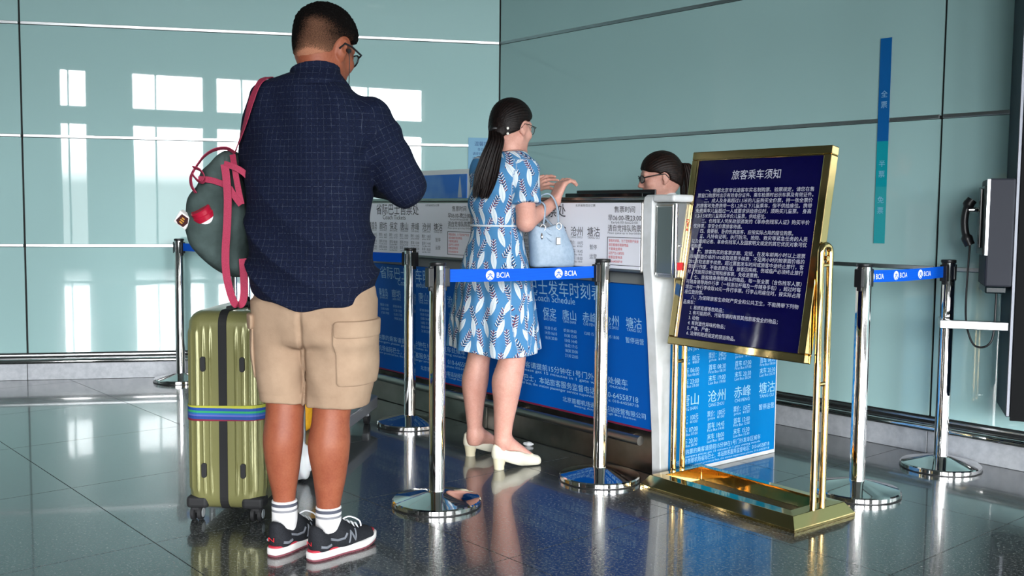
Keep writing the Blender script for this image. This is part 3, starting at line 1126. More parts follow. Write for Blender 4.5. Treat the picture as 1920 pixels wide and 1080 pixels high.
# ================================================================== PAYPHONE
PHB, PHF = Vector((2.215, 4.575, 0)), Vector((2.092, 4.235, 0))
KY = (PHB - PHF).normalized()                       # from front edge to wall
KN = Vector((-KY.y, KY.x, 0))                       # to the left, where the caller stands
KIOSK_BLACK = mat('kiosk_black', srgb(10, 11, 13), 0.6, spec=0.1)
KIOSK_EDGE = mat('kiosk_edge_steel', srgb(96, 98, 104), 0.4, 1.0)
KIOSK_BLUE = mat('dark_blue_kiosk', srgb(12, 34, 54), 0.5, spec=0.2)
PHONE_GREY = mat('phone_grey', srgb(48, 50, 58), 0.5, spec=0.15)
PHONE_DARK = mat('phone_dark', srgb(18, 30, 34), 0.25, spec=0.3)
ph = thing('payphone', 'grey payphone with black handset and steel shelf on a dark blue wall kiosk', 'payphone', PHF + KY * 0.18)


def kbox(mb, y0, y1, n0, n1, z0, z1):
    mb.obox(PHF + KY * (y0 + y1) / 2 + KN * (n0 + n1) / 2 + Z3 * (z0 + z1) / 2, KY, KN, Z3, (y1 - y0) / 2, (n1 - n0) / 2, (z1 - z0) / 2)


mb = MB()
kbox(mb, 0.012, 0.35, -0.30, 0.0, 0.30, 2.35)
mb.build('kiosk_panel', KIOSK_BLUE, ph, bevel=0.004, keep_world=True)
mb = MB()
kbox(mb, 0.0, 0.012, -0.016, 0.0, 0.30, 2.35)
mb.build('kiosk_edge', KIOSK_EDGE, ph, bevel=0.003, keep_world=True)
mb = MB()
kbox(mb, -0.004, 0.0115, -0.30, -0.017, 0.285, 2.35)
mb.build('front_sheet', KIOSK_BLACK, ph, keep_world=True)
zt, zb = W(1893, 333, 4.15).z, W(1893, 541, 4.15).z
mb = MB()
mb.prism([(0.002, zb + 0.03), (0.03, zb), (0.105, zb), (0.105, zt), (0.002, zt)][::-1], PHF + KY * -0.02 + KN * 0.001, KN * 1.0, Z3, KY, 0.30)
mb2 = MB()
kbox(mb2, -0.02, 0.28, 0.002, 0.105, zb, zt)
bod = mb2.build('phone_body', PHONE_GREY, ph, bevel=0.008, keep_world=True)
mb = MB()
kbox(mb, -0.024, -0.012, 0.098, 0.112, zb + 0.13, zt - 0.002)
mb.build('chrome_edge', ALU, bod, bevel=0.002, keep_world=True)
mb = MB()
kbox(mb, 0.0, 0.27, 0.1052, 0.118, zb + 0.13, zt - 0.03)
fp = mb.build('face_plate', PHONE_DARK, ph, bevel=0.003, keep_world=True)
mb = MB()
kbox(mb, 0.06, 0.10, 0.1181, 0.128, zb + 0.16, zt - 0.04)
mb.build('card_slot', BLACK_GLOSS, fp, bevel=0.002, seg=1, keep_world=True)
mb = MB()
for k in range(12):
    kbox(mb, 0.115 + (k % 3) * 0.022, 0.131 + (k % 3) * 0.022, 0.1181, 0.122, zb + 0.17 + (k // 3) * 0.022, zb + 0.186 + (k // 3) * 0.022)
mb.build('keypad', ALU, fp, keep_world=True)
mb = MB()
kbox(mb, 0.0, 0.26, 0.02, 0.1, zb - 0.03, zb)
mb.build('lower_housing', PHONE_DARK, ph, bevel=0.006, keep_world=True)
hp = [PHF + KY * 0.21 + KN * n_ + Z3 * z_ for n_, z_ in ((0.148, zt - 0.085), (0.168, zt - 0.12), (0.176, zt - 0.18), (0.168, zt - 0.24), (0.15, zt - 0.285))]
mb = MB()
mb.tube(spline(hp, 5), [0.022] * 3 + [0.024] * 2 + [0.016] * 11 + [0.024] * 2 + [0.022] * 3, 12)
hs_ = mb.build('handset', BLACK_PLASTIC, ph, smooth=50, keep_world=True)
mb = MB()
mb.tube([PHF + KY * 0.21 + KN * 0.112 + Z3 * (zt - 0.13), PHF + KY * 0.21 + KN * 0.16 + Z3 * (zt - 0.13)], 0.012, 12)
mb.build('cradle', CHROME, ph, smooth=40, keep_world=True)
cord = [PHF + KY * 0.21 + KN * 0.15 + Z3 * (zt - 0.285), PHF + KY * 0.16 + KN * 0.16 + Z3 * 0.78, PHF + KY * 0.10 + KN * 0.155 + Z3 * 0.66, PHF + KY * 0.07 + KN * 0.12 + Z3 * 0.585, PHF + KY * 0.05 + KN * 0.06 + Z3 * 0.62, PHF + KY * 0.06 + KN * 0.05 + Z3 * (zb - 0.03)]
mb = MB()
mb.tube(spline(cord, 8), 0.0045, 8)
mb.build('handset_cord', BLACK_PLASTIC, ph, smooth=50, keep_world=True)
zsh = W(1850, 612, 4.2).z
mb = MB()
kbox(mb, 0.02, 0.17, 0.003, 0.265, zsh - 0.004, zsh)
sh_ = mb.build('shelf', PHONE_DARK, ph, bevel=0.001, seg=1, keep_world=True)
mb = MB()
kbox(mb, 0.008, 0.020, 0.003, 0.27, zsh - 0.024, zsh + 0.012)
kbox(mb, 0.020, 0.17, 0.258, 0.27, zsh - 0.024, zsh + 0.012)
mb.build('shelf_rim', ALU, sh_, bevel=0.003, keep_world=True)

# ================================================================== SOFT SHAPES (distance fields meshed as one skin)
F32 = np.float32


def v3(p):
    return np.array([p[0], p[1], p[2]], dtype=F32)


def smin(a, b, k):
    h = np.maximum(k - np.abs(a - b), 0) / k
    return np.minimum(a, b) - h * h * (k * 0.25)


def smax(a, b, k):
    return -smin(-a, -b, k)


def length(v):
    return np.sqrt((v * v).sum(-1))


def rcone(P, a, b, r1, r2):
    a, b = v3(a), v3(b)
    ba = b - a
    t = np.clip(((P - a) @ ba) / max(float(ba @ ba), 1e-9), 0, 1)
    return length(P - a - t[:, None] * ba) - (r1 + (r2 - r1) * t)


def chain(P, pts, rs, k=0.02):
    d = None
    for i in range(len(pts) - 1):
        e = rcone(P, pts[i], pts[i + 1], rs[i], rs[i + 1])
        d = e if d is None else smin(d, e, k)
    return d


def ell(P, c, r, R=None):
    q = P - v3(c)
    if R is not None:
        q = q @ R
    r = v3(r)
    k0 = length(q / r)
    k1 = length(q / (r * r))
    return k0 * (k0 - 1.0) / np.maximum(k1, 1e-6)


def rbox(P, c, h, rad, R=None):
    q = P - v3(c)
    if R is not None:
        q = q @ R
    q = np.abs(q) - (v3(h) - rad)
    return length(np.maximum(q, 0)) + np.minimum(q.max(-1), 0) - rad


def rotm(yaw=0, pitch=0, roll=0):
    """columns are the local axes (right, forward, up) in world; yaw>0 turns forward to the right (+x)"""
    M = Matrix.Rotation(-yaw, 3, 'Z') @ Matrix.Rotation(pitch, 3, 'X') @ Matrix.Rotation(roll, 3, 'Y')
    return np.array([[M[i][j] for j in range(3)] for i in range(3)], dtype=F32)


def near(P, c, r, fn):
    """evaluate fn only inside the sphere (c, r) that encloses its shape; a safe distance outside"""
    dc = length(P - v3(c))
    d = dc - r * 0.72
    m = dc < r
    if m.any():
        d[m] = fn(P[m])
    return d


def near_chain(P, a, b, r, fn):
    dc = rcone(P, a, b, 0.0, 0.0)
    d = dc - r * 0.72
    m = dc < r
    if m.any():
        d[m] = fn(P[m])
    return d


class Loft:
    """stack of superellipse sections: z, cx, cy, rx, ry"""

    def __init__(self, rows, yaw=0.0, n=2.3):
        rows = sorted(rows)
        A = np.array(rows, dtype=float)
        zz = np.linspace(A[0, 0], A[-1, 0], 160)
        T = [zz]
        for c in range(1, 5):
            y = A[:, c]
            g = np.gradient(y, A[:, 0]) if len(A) > 2 else np.full(len(A), (y[-1] - y[0]) / (A[-1, 0] - A[0, 0]))
            i = np.clip(np.searchsorted(A[:, 0], zz) - 1, 0, len(A) - 2)
            h = A[i + 1, 0] - A[i, 0]
            t = (zz - A[i, 0]) / h
            T.append((2 * t ** 3 - 3 * t ** 2 + 1) * y[i] + (t ** 3 - 2 * t ** 2 + t) * h * g[i] + (-2 * t ** 3 + 3 * t ** 2) * y[i + 1] + (t ** 3 - t ** 2) * h * g[i + 1])
        self.T, self.n, self.z0, self.z1 = T, n, A[0, 0], A[-1, 0]
        self.c, self.s = math.cos(yaw), math.sin(yaw)

    def __call__(self, P, mod=None, cap=0.02):
        z = P[:, 2]
        T = self.T
        cx, cy, rx, ry = [np.interp(z, T[0], T[i]).astype(F32) for i in range(1, 5)]
        x, y = P[:, 0] - cx, P[:, 1] - cy
        a = x * self.c - y * self.s
        b = x * self.s + y * self.c
        q = ((np.abs(a) / rx) ** self.n + (np.abs(b) / ry) ** self.n) ** (1.0 / self.n)
        m = np.minimum(rx, ry)
        if mod is not None:
            q = q / (1.0 + mod(np.arctan2(b, a), z))
        d = (q - 1.0) * m
        e = np.maximum(self.z0 - z, z - self.z1)
        return smax(d, e.astype(F32), cap) if cap else np.maximum(d, e)


def sdf_mesh(fn, lo, hi, h, B=12, slack=2.0):
    """mesh the zero level of fn inside the box lo..hi with cells of size h"""
    lo, hi = np.array(lo, dtype=F32), np.array(hi, dtype=F32)
    nb = np.maximum(np.ceil((hi - lo) / (h * B)).astype(int), 1)
    N = nb * B + 1
    bi = np.stack(np.meshgrid(*[np.arange(n) for n in nb], indexing='ij'), -1).reshape(-1, 3)
    cen = lo + (bi + 0.5).astype(F32) * (B * h)
    dc = fn(cen.astype(F32))
    V = np.empty(tuple(N), dtype=F32)
    near = np.abs(dc) < B * h * 0.87 * slack
    off = np.stack(np.meshgrid(*[np.arange(B + 1)] * 3, indexing='ij'), -1).reshape(-1, 3)
    far = np.where(~near)[0]
    for k in far:
        i, j, l = bi[k] * B
        V[i:i + B + 1, j:j + B + 1, l:l + B + 1] = dc[k]
    nz = np.where(near)[0]
    for s in range(0, len(nz), 96):
        ks = nz[s:s + 96]
        idx = (bi[ks][:, None, :] * B + off[None])
        P = (lo + idx.astype(F32) * h).reshape(-1, 3).astype(F32)
        dv = fn(P)
        ii = idx.reshape(-1, 3)
        V[ii[:, 0], ii[:, 1], ii[:, 2]] = dv
    S = V < 0
    cnt = np.zeros(tuple(N - 1), dtype=np.int8)
    cs = [(i, j, k) for i in (0, 1) for j in (0, 1) for k in (0, 1)]
    for i, j, k in cs:
        cnt += S[i:N[0] - 1 + i, j:N[1] - 1 + j, k:N[2] - 1 + k]
    act = np.argwhere((cnt > 0) & (cnt < 8))
    vid = -np.ones(tuple(N - 1), dtype=np.int64)
    vid[act[:, 0], act[:, 1], act[:, 2]] = np.arange(len(act))
    vals = np.stack([V[act[:, 0] + i, act[:, 1] + j, act[:, 2] + k] for i, j, k in cs], 1)
    acc = np.zeros((len(act), 3))
    num = np.zeros(len(act))
    for a in range(8):
        for b in range(a + 1, 8):
            A_, B_ = np.array(cs[a]), np.array(cs[b])
            if np.abs(A_ - B_).sum() != 1:
                continue
            va, vb = vals[:, a], vals[:, b]
            cr_ = (va < 0) != (vb < 0)
            t = np.where(cr_, va / np.where(cr_, va - vb, 1), 0)
            acc += np.where(cr_[:, None], A_ + t[:, None] * (B_ - A_), 0)
            num += cr_
    pos = lo + (act + acc / num[:, None]) * h
    quads = []
    for ax in range(3):
        a1, a2 = (ax + 1) % 3, (ax + 2) % 3
        sl0 = [slice(None)] * 3
        sl1 = [slice(None)] * 3
        sl0[ax], sl1[ax] = slice(0, N[ax] - 1), slice(1, N[ax])
        D = S[tuple(sl0)] != S[tuple(sl1)]
        e = np.argwhere(D)
        e = e[(e[:, a1] > 0) & (e[:, a2] > 0) & (e[:, a1] < N[a1] - 1) & (e[:, a2] < N[a2] - 1)]
        if len(e) == 0:
            continue
        u, w = np.zeros(3, int), np.zeros(3, int)
        u[a1], w[a2] = 1, 1
        q = np.stack([vid[tuple((e - u - w).T)], vid[tuple((e - w).T)], vid[tuple(e.T)], vid[tuple((e - u).T)]], 1)
        ins = S[e[:, 0], e[:, 1], e[:, 2]]
        q[~ins] = q[~ins][:, ::-1]
        quads.append(q)
    Q = np.concatenate(quads)
    Q = Q[(Q >= 0).all(1)]
    return pos, Q


def relax(pos, Q, it=1, f=0.5):
    for _ in range(it):
        acc = np.zeros_like(pos)
        n = np.zeros(len(pos))
        for a, b in ((0, 1), (1, 2), (2, 3), (3, 0)):
            for i, j in ((a, b), (b, a)):
                for c in range(3):
                    acc[:, c] += np.bincount(Q[:, i], pos[Q[:, j], c], len(pos))
                n += np.bincount(Q[:, i], None, len(pos))
        pos = pos + f * (acc / np.maximum(n, 1)[:, None] - pos)
    return pos


def quad_mesh(name, pos, Q, uv=None, fade=None):
    me = bpy.data.meshes.new(name)
    me.vertices.add(len(pos))
    me.vertices.foreach_set('co', pos.astype(F32).ravel())
    me.loops.add(len(Q) * 4)
    me.loops.foreach_set('vertex_index', Q.astype(np.int32).ravel())
    me.polygons.add(len(Q))
    me.polygons.foreach_set('loop_start', (np.arange(len(Q)) * 4).astype(np.int32))
    me.polygons.foreach_set('loop_total', np.full(len(Q), 4, dtype=np.int32))
    me.polygons.foreach_set('use_smooth', np.ones(len(Q), dtype=bool))
    me.update(calc_edges=True)
    if uv is not None:
        at = me.attributes.new('fab', 'FLOAT_VECTOR', 'POINT')
        z = np.zeros((len(pos), 3), dtype=F32)
        z[:, :uv.shape[1]] = uv
        at.data.foreach_set('vector', z.ravel())
    if fade is not None:
        at = me.attributes.new('fade', 'FLOAT', 'POINT')
        at.data.foreach_set('value', fade.astype(F32))
    return me


def soft(name, fn, lo, hi, h, mat_, parent, smooth=1, uvf=None, fadef=None, move=None, keep_world=False):
    pos, Q = sdf_mesh(fn, lo, hi, h)
    if smooth:
        pos = relax(pos, Q, smooth)
    uv = uvf(pos) if uvf else None
    fd = fadef(pos) if fadef else None
    me = quad_mesh(name, pos, Q, uv, fd)
    return put(name, me, mat_, parent, keep_world)


def wob(P, f, seed=0.0):
    """cheap smooth 3D wobble in -1..1"""
    x, y, z = P[:, 0] * f, P[:, 1] * f, P[:, 2] * f
    return (np.sin(x * 1.7 + 1.3 * np.sin(y * 1.1 + seed) + seed) + np.sin(y * 1.9 + 1.2 * np.sin(z * 1.3 + seed * 2) + 2.1 + seed) + np.sin(z * 1.6 + 1.4 * np.sin(x * 1.2 + seed * 3) + 4.2)) / 3.0


# ------------------------------------------------------------------ heads and hands
def head_parts(P, c, R, s=1.0, female=False):
    return near(P, Vector(c) + Vector((0, 0, -0.01)), 0.21, lambda Q: _head(Q, c, R, s, female))


def _head(P, c, R, s=1.0, female=False):
    """head in its own frame: x right, y forward, z up, origin at eye level in the middle of the skull"""
    q = ((P - v3(c)) @ R) / s
    d = ell(q, (0, -0.012, 0.030), (0.0765, 0.097, 0.088))
    jw = 0.058 if female else 0.062
    d = smin(d, ell(q, (0, 0.030, -0.045), (jw, 0.062, 0.078)), 0.03)
    d = smin(d, ell(q, (0, -0.055, -0.03), (0.058, 0.045, 0.06)), 0.04)
    for sx in (-1, 1):
        d = smin(d, rcone(q, (sx * 0.050, 0.0, -0.058), (sx * 0.012, 0.076, -0.104), 0.020, 0.016), 0.022)
        d = smin(d, ell(q, (sx * 0.040, 0.062, -0.030), (0.022, 0.022, 0.020)), 0.02)
    d = smin(d, rcone(q, (-0.034, 0.079, 0.020), (0.034, 0.079, 0.020), 0.011, 0.011), 0.016)
    for sx in (-1, 1):
        d = smax(d, -ell(q, (sx * 0.032, 0.100, 0.000), (0.016, 0.016, 0.011)), 0.012)
        d = smin(d, ell(q, (sx * 0.031, 0.080, 0.000), (0.0125, 0.0125, 0.0115)), 0.003)
    d = smin(d, rcone(q, (0, 0.088, 0.004), (0, 0.108, -0.036), 0.007, 0.0105), 0.014)
    for sx in (-1, 1):
        d = smin(d, ell(q, (sx * 0.011, 0.098, -0.040), (0.008, 0.010, 0.007)), 0.006)
    d = smin(d, ell(q, (0, 0.088, -0.064), (0.022, 0.010, 0.0055)), 0.006)
    d = smin(d, ell(q, (0, 0.086, -0.074), (0.018, 0.010, 0.0065)), 0.006)
    d = smin(d, ell(q, (0, 0.078, -0.105), (0.018, 0.015, 0.014)), 0.02)
    for sx in (-1, 1):
        e = ell(q - np.array([sx * 0.078, -0.012, -0.008], dtype=F32), (0, 0, 0), (0.010, 0.019, 0.032), rotm(sx * 0.45, -0.12))
        e = smax(e, -ell(q, (sx * 0.086, -0.007, -0.004), (0.007, 0.011, 0.018)), 0.006)
        e = smin(e, ell(q, (sx * 0.076, -0.004, -0.036), (0.007, 0.009, 0.010)), 0.006)
        d = smin(d, e, 0.006)
    return d * s


def skull(P, c, R, s=1.0):
    q = ((P - v3(c)) @ R) / s
    d = ell(q, (0, -0.012, 0.030), (0.0765, 0.097, 0.088))
    d = smin(d, ell(q, (0, -0.055, -0.03), (0.060, 0.045, 0.06)), 0.04)
    d = smin(d, ell(q, (0, 0.030, -0.045), (0.060, 0.062, 0.078)), 0.03)
    return d * s, q


def hand_parts(P, wrist, fwd, palm_n, side, s=1.0, curl=(0.5, 0.55, 0.6, 0.65), thumb=0.6, spread=0.09):
    w = Vector(wrist) + Vector(fwd).normalized() * 0.08
    return near(P, w, 0.19, lambda Q: _hand(Q, wrist, fwd, palm_n, side, s, curl, thumb, spread))


def _hand(P, wrist, fwd, palm_n, side, s=1.0, curl=(0.5, 0.55, 0.6, 0.65), thumb=0.6, spread=0.09):
    """hand with five fingers. fwd: wrist to knuckles, palm_n: out of the palm, side: +1 thumb towards fwd x palm_n"""
    f = Vector(fwd).normalized()
    n = (Vector(palm_n) - f * Vector(palm_n).dot(f)).normalized()
    t = f.cross(n) * side                              # towards the thumb
    w = Vector(wrist)
    kn = [w + (f * 0.088 + t * x) * s for x in (0.030, 0.010, -0.011, -0.030)]
    d = None
    for i, k in enumerate(kn):
        e = rcone(P, w + t * ((0.014, 0.005, -0.005, -0.014)[i] * s), k, 0.0155 * s, 0.0115 * s)
        d = e if d is None else smin(d, e, 0.016)
    for i, k in enumerate(kn):
        L = (0.044, 0.049, 0.046, 0.036)[i] * s
        a = f * math.cos(spread * (1.5 - i)) + t * math.sin(spread * (1.5 - i))
        p, ang = k, 0.0
        for j, fr in enumerate((1.0, 0.62, 0.5)):
            ang += curl[i] * (1.0, 1.1, 0.7)[j]
            dr = a * math.cos(ang) + n * math.sin(ang)
            p2 = p + dr * (L * fr)
            r1, r2 = ((0.0095, 0.0085), (0.0085, 0.0078), (0.0078, 0.0065))[j]
            e = rcone(P, p, p2, r1 * s, r2 * s)
            d = smin(d, e, 0.006 if j else 0.010)
            p = p2
    b = w + (f * 0.024 + t * 0.022) * s
    d1 = (f * 0.72 + t * 0.62 + n * 0.3 * thumb).normalized()
    m = b + d1 * (0.042 * s)
    d2 = (f * 0.92 + t * 0.2 + n * 0.45 * thumb).normalized()
    m2 = m + d2 * (0.034 * s)
    m3 = m2 + (d2 + n * 0.25 * thumb - t * 0.1).normalized() * (0.024 * s)
    d = smin(d, chain(P, [b, m, m2, m3], [0.016 * s, 0.0115 * s, 0.0098 * s, 0.0075 * s], 0.006), 0.014)
    return d


def skin_mat(name, c0, c1):
    m = mat(name, c0, 0.5, spec=0.35)
    PB(m)['Subsurface Weight'].default_value = 0.08
    PB(m)['Subsurface Radius'].default_value = (0.02, 0.008, 0.004)
    t = NT(m)
    o = t.obj()
    f = t.m('ADD', t.m('MULTIPLY', t.noise(14, 3, 0.6, o), 0.65), t.m('MULTIPLY', t.noise(160, 2, 0.5, o), 0.35))
    t.link(t.ramp(f, [(0.35, c0), (0.65, c1)]), PB(m)['Base Color'])
    return m

# ================================================================== MAN
def fabric_vec(t):
    a = t.new('ShaderNodeAttribute')
    a.attribute_name = 'fab'
    return a.outputs['Vector']


SHIRT = mat('navy_checked_cotton', srgb(28, 38, 62), 0.85, spec=0.2)
_t = NT(SHIRT)
_fv = _t.new('ShaderNodeSeparateXYZ')
_t.link(fabric_vec(_t), _fv.inputs[0])
_warp = _t.noise(9, 2, 0.5, _t.obj())


def _line(co, period, width, jit):
    x = _t.m('ADD', _t.m('DIVIDE', co, period), _t.m('MULTIPLY', _warp, jit))
    fr_ = _t.m('FRACT', x)
    return _t.m('LESS_THAN', fr_, width)


_l1 = _line(_fv.outputs[0], 0.021, 0.06, 0.22)
_l2 = _line(_fv.outputs[1], 0.021, 0.06, 0.22)
_ln = _t.m('MAXIMUM', _l1, _l2)
_brk = _t.ramp(_t.noise(120, 2, 0.6, _t.obj()), [(0.38, (0, 0, 0, 1)), (0.62, (1, 1, 1, 1))])
_fac = _t.m('MULTIPLY', _ln, _t.m('MULTIPLY', _brk, 0.27))
_basec = _t.ramp(_t.noise(420, 2, 0.6, _t.obj()), [(0.35, srgb(7, 12, 30)), (0.65, srgb(15, 24, 52))])
_t.link(_t.mix(_fac, _basec, srgb(104, 112, 130)), PB(SHIRT)['Base Color'])
_t.bump(_t.noise(600, 2, 0.6, _t.obj()), 0.25, 0.001)
KHAKI = mat('khaki_cotton', srgb(192, 168, 140), 0.9, spec=0.15)
_t = NT(KHAKI)
_o = _t.obj()
_n = _t.noise(7, 4, 0.6, _o)
_t.link(_t.ramp(_n, [(0.3, srgb(154, 128, 106)), (0.7, srgb(178, 151, 127))]), PB(KHAKI)['Base Color'])
_t.bump(_t.m('ADD', _t.noise(30, 4, 0.65, _o), _t.m('MULTIPLY', _t.noise(700, 1, 0.5, _o), 0.25)), 0.35, 0.004)
SKIN_MAN = skin_mat('tanned_skin', srgb(138, 72, 50), srgb(158, 92, 66))
HAIR_MAN = mat('cropped_black_hair', srgb(14, 10, 9), 0.85, spec=0.1)
_t = NT(HAIR_MAN)
_at = _t.new('ShaderNodeAttribute')
_at.attribute_name = 'fade'
_hn = _t.noise(330, 3, 0.7, _t.obj())
_hb = _t.m('ADD', _at.outputs['Fac'], _t.m('MULTIPLY', _t.m('SUBTRACT', _hn, 0.5), 1.1))
_t.link(_t.ramp(_hb, [(0.25, srgb(10, 7, 6)), (0.85, srgb(128, 90, 70)), (1.0, srgb(190, 130, 102))]), PB(HAIR_MAN)['Base Color'])
_t.bump(_hn, 0.8, 0.006)
SOCK = mat('white_sock_knit', srgb(226, 224, 224), 0.95, spec=0.1)
_t = NT(SOCK)
_sz = _t.new('ShaderNodeSeparateXYZ')
_t.link(fabric_vec(_t), _sz.inputs[0])
_b1 = _t.m('LESS_THAN', _t.m('ABSOLUTE', _t.m('SUBTRACT', _sz.outputs[2], 0.137)), 0.0055)
_b2 = _t.m('LESS_THAN', _t.m('ABSOLUTE', _t.m('SUBTRACT', _sz.outputs[2], 0.118)), 0.004)
_t.link(_t.mix(_t.m('MAXIMUM', _b1, _t.m('MULTIPLY', _b2, 0.8)), srgb(226, 224, 224), srgb(84, 86, 98)), PB(SOCK)['Base Color'])
_t.bump(_t.noise(300, 2, 0.5, _t.obj()), 0.4, 0.002)
SHOE_BLACK = mat('black_suede_mesh', srgb(26, 27, 32), 0.8, spec=0.3)
grain(SHOE_BLACK, srgb(20, 21, 26), srgb(36, 38, 44), 400, 2, 0.3)
SOLE_WHITE = mat('white_foam_sole', srgb(222, 218, 216), 0.6)
SOLE_RED = mat('red_sole_rubber', srgb(176, 40, 58), 0.6)
SOLE_MAROON = mat('maroon_outsole', srgb(120, 62, 72), 0.7)
LACE = mat('white_lace', srgb(222, 222, 226), 0.8)
SHOE_GREY = mat('grey_overlay', srgb(112, 116, 124), 0.6)
LENS = mat('spectacle_lens', srgb(210, 225, 230), 0.03, spec=0.5)
PB(LENS)['Transmission Weight'].default_value = 0.9

MY = 3.32
yawM = math.radians(20)
man = thing('person', 'person in navy checked shirt and khaki cargo shorts standing with back turned, earphones in', 'person', (-0.62, 3.32, 0))
KW = dict(keep_world=True)


def sec(py, pl, pr, ry, Y=MY, yaw=yawM):
    """loft row from the left and right pixel edge at a pixel row"""
    a, b = W(pl, py, Y), W(pr, py, Y)
    hw = (b.x - a.x) / 2
    k = math.sqrt(max(hw * hw - (ry * math.sin(yaw)) ** 2, 1e-4)) / math.cos(yaw)
    return (a.z + b.z) / 2, (a.x + b.x) / 2, Y, k, ry


# --- skin: head, neck, torso core, arms with hands, legs, feet: one surface
HC = W(611, 91, 3.37)
HR = rotm(math.radians(30), math.radians(-14), math.radians(2))
m_sh_r, m_el_r = W(694, 226, 3.30), W(757, 348, 3.33)
m_wr_r = Vector((-0.50, 3.60, m_el_r.z + 0.02))
m_sh_l, m_el_l = W(492, 226, 3.36), W(486, 352, 3.46)
m_wr_l = Vector((-0.60, 3.64, m_el_l.z + 0.05))
m_hip = [W(540, 590, 3.34), W(632, 590, 3.31)]
LEGS = [
    ([W(533, 600, 3.34), W(537, 740, 3.36), W(534, 775, 3.345), W(531, 822, 3.335), W(531, 880, 3.34), W(533, 935, 3.345), W(534, 990, 3.345)], [0.095, 0.068, 0.063, 0.0665, 0.054, 0.037, 0.036]),
    ([W(634, 600, 3.31), W(625, 745, 3.32), W(621, 780, 3.31), W(617, 830, 3.30), W(618, 895, 3.305), W(616, 950, 3.31), W(616, 1000, 3.31)], [0.095, 0.068, 0.062, 0.069, 0.054, 0.039, 0.037])]
FEET = [(gp(513, 1043), Vector((0.42, 0.9, 0))), (gp(585, 1051), Vector((0.62, 0.78, 0)))]


def man_skin(P):
    d = head_parts(P, HC, HR, 1.07)
    nb, nt = W(592, 165, 3.30), HC + Vector((-0.01, -0.035, -0.07))
    d = smin(d, rcone(P, nb, nt, 0.066, 0.057), 0.03)
    d = smin(d, ell(P, W(585, 300, 3.32), (0.17, 0.10, 0.26)), 0.05)
    d = smin(d, ell(P, W(588, 520, 3.32), (0.16, 0.10, 0.16)), 0.06)
    for sh, el, wr_, hn_ in ((m_sh_r, m_el_r, m_wr_r, -1), (m_sh_l, m_el_l, m_wr_l, 1)):
        d = smin(d, chain(P, [sh, el, wr_], [0.058, 0.045, 0.030], 0.02), 0.03)
        f = (wr_ - el).normalized()
        d = smin(d, hand_parts(P, wr_, f + Vector((0, 0.2, 0.1)), Vector((hn_ * 0.6, -0.3, 0.6)), hn_, 1.0, (0.55, 0.6, 0.6, 0.6)), 0.012)
    for (pts, rs), (heel, fd) in zip(LEGS, FEET):
        d = smin(d, Loft([(p_.z, p_.x, p_.y, r_, r_ * 1.04) for p_, r_ in zip(pts, rs)], 0, 2.0)(P, cap=0.02), 0.03)
        d = smin(d, rcone(P, pts[-1], Vector((pts[-1].x, pts[-1].y, 0.05)) + fd * 0.06, 0.035, 0.028), 0.02)
    return d


soft('body', man_skin, (-1.05, 3.10, 0.0), (-0.22, 3.85, 1.86), 0.0045, SKIN_MAN, man, 1, **KW)


# --- hair
def man_hair(P):
    d, q = skull(P, HC, HR, 1.07)
    th = 0.016 * np.clip((q[:, 2] + 0.045) / 0.10, 0.06, 1.15)
    # hair line: front of the crown, over the ear and down to the nape
    line = np.where(q[:, 1] > -0.02, -0.012 + (q[:, 1] + 0.02) * 0.62, -0.012 + (q[:, 1] + 0.02) * 0.66)
    ear = 0.045 - np.sqrt((q[:, 1] - 0.000) ** 2 + (q[:, 2] + 0.012) ** 2)
    reg = np.maximum(line - q[:, 2] + 0.005 * wob(q, 110, 2.0), ear * 0.9)
    fuzz = 0.0030 * wob(q, 280, 1.0) * np.clip(q[:, 2] * 14, 0.2, 1)
    return smax(d - th - fuzz, reg.astype(F32), 0.006)


def man_fade(pos):
    q = ((pos - v3(HC)) @ HR) / 1.07
    f = np.clip((0.022 - q[:, 2]) / 0.055, 0, 1.35) * 0.8 * np.clip((q[:, 0] + 0.05) / 0.07, 0.25, 1)
    f = f + 0.55 * np.clip((-0.036 - q[:, 2]) / 0.02, 0, 1)
    patch = np.exp(-(((q[:, 0] - 0.045) / 0.045) ** 2 + ((q[:, 2] - 0.03) / 0.034) ** 2)) * (q[:, 1] < 0.02)
    return np.clip(f + patch * 0.62, 0, 1.3)


soft('hair', man_hair, HC - Vector((0.14, 0.14, 0.13)), HC + Vector((0.14, 0.16, 0.16)), 0.0028, HAIR_MAN, man, 0, fadef=man_fade, **KW)


# --- shirt
sh_rows = [sec(133, 552, 618, 0.05), sec(147, 508, 632, 0.08), sec(164, 478, 656, 0.10), sec(188, 466, 688, 0.115), sec(222, 460, 708, 0.125), sec(262, 459, 706, 0.132), sec(330, 456, 699, 0.138), sec(400, 458, 699, 0.142), sec(470, 460, 705, 0.147), sec(535, 463, 709, 0.150), sec(590, 466, 708, 0.150)]
SH = Loft(sh_rows, yawM, 2.25)
zc = W(590, 575, MY).z
COLL = W(590, 140, 3.31)


def shirt_core(P):
    d = SH(P, cap=0.03)
    sl = rcone(P, m_sh_r + Vector((0.0, 0, -0.012)), m_el_r, 0.082, 0.068)
    sl = smin(sl, rcone(P, m_el_r, m_wr_r, 0.066, 0.05), 0.02)
    d = smin(d, sl, 0.035)
    s2 = rcone(P, m_sh_l + Vector((0.01, 0, -0.01)), m_el_l, 0.075, 0.066)
    s2 = smin(s2, rcone(P, m_el_l, m_wr_l, 0.064, 0.048), 0.02)
    return smin(d, s2, 0.04)


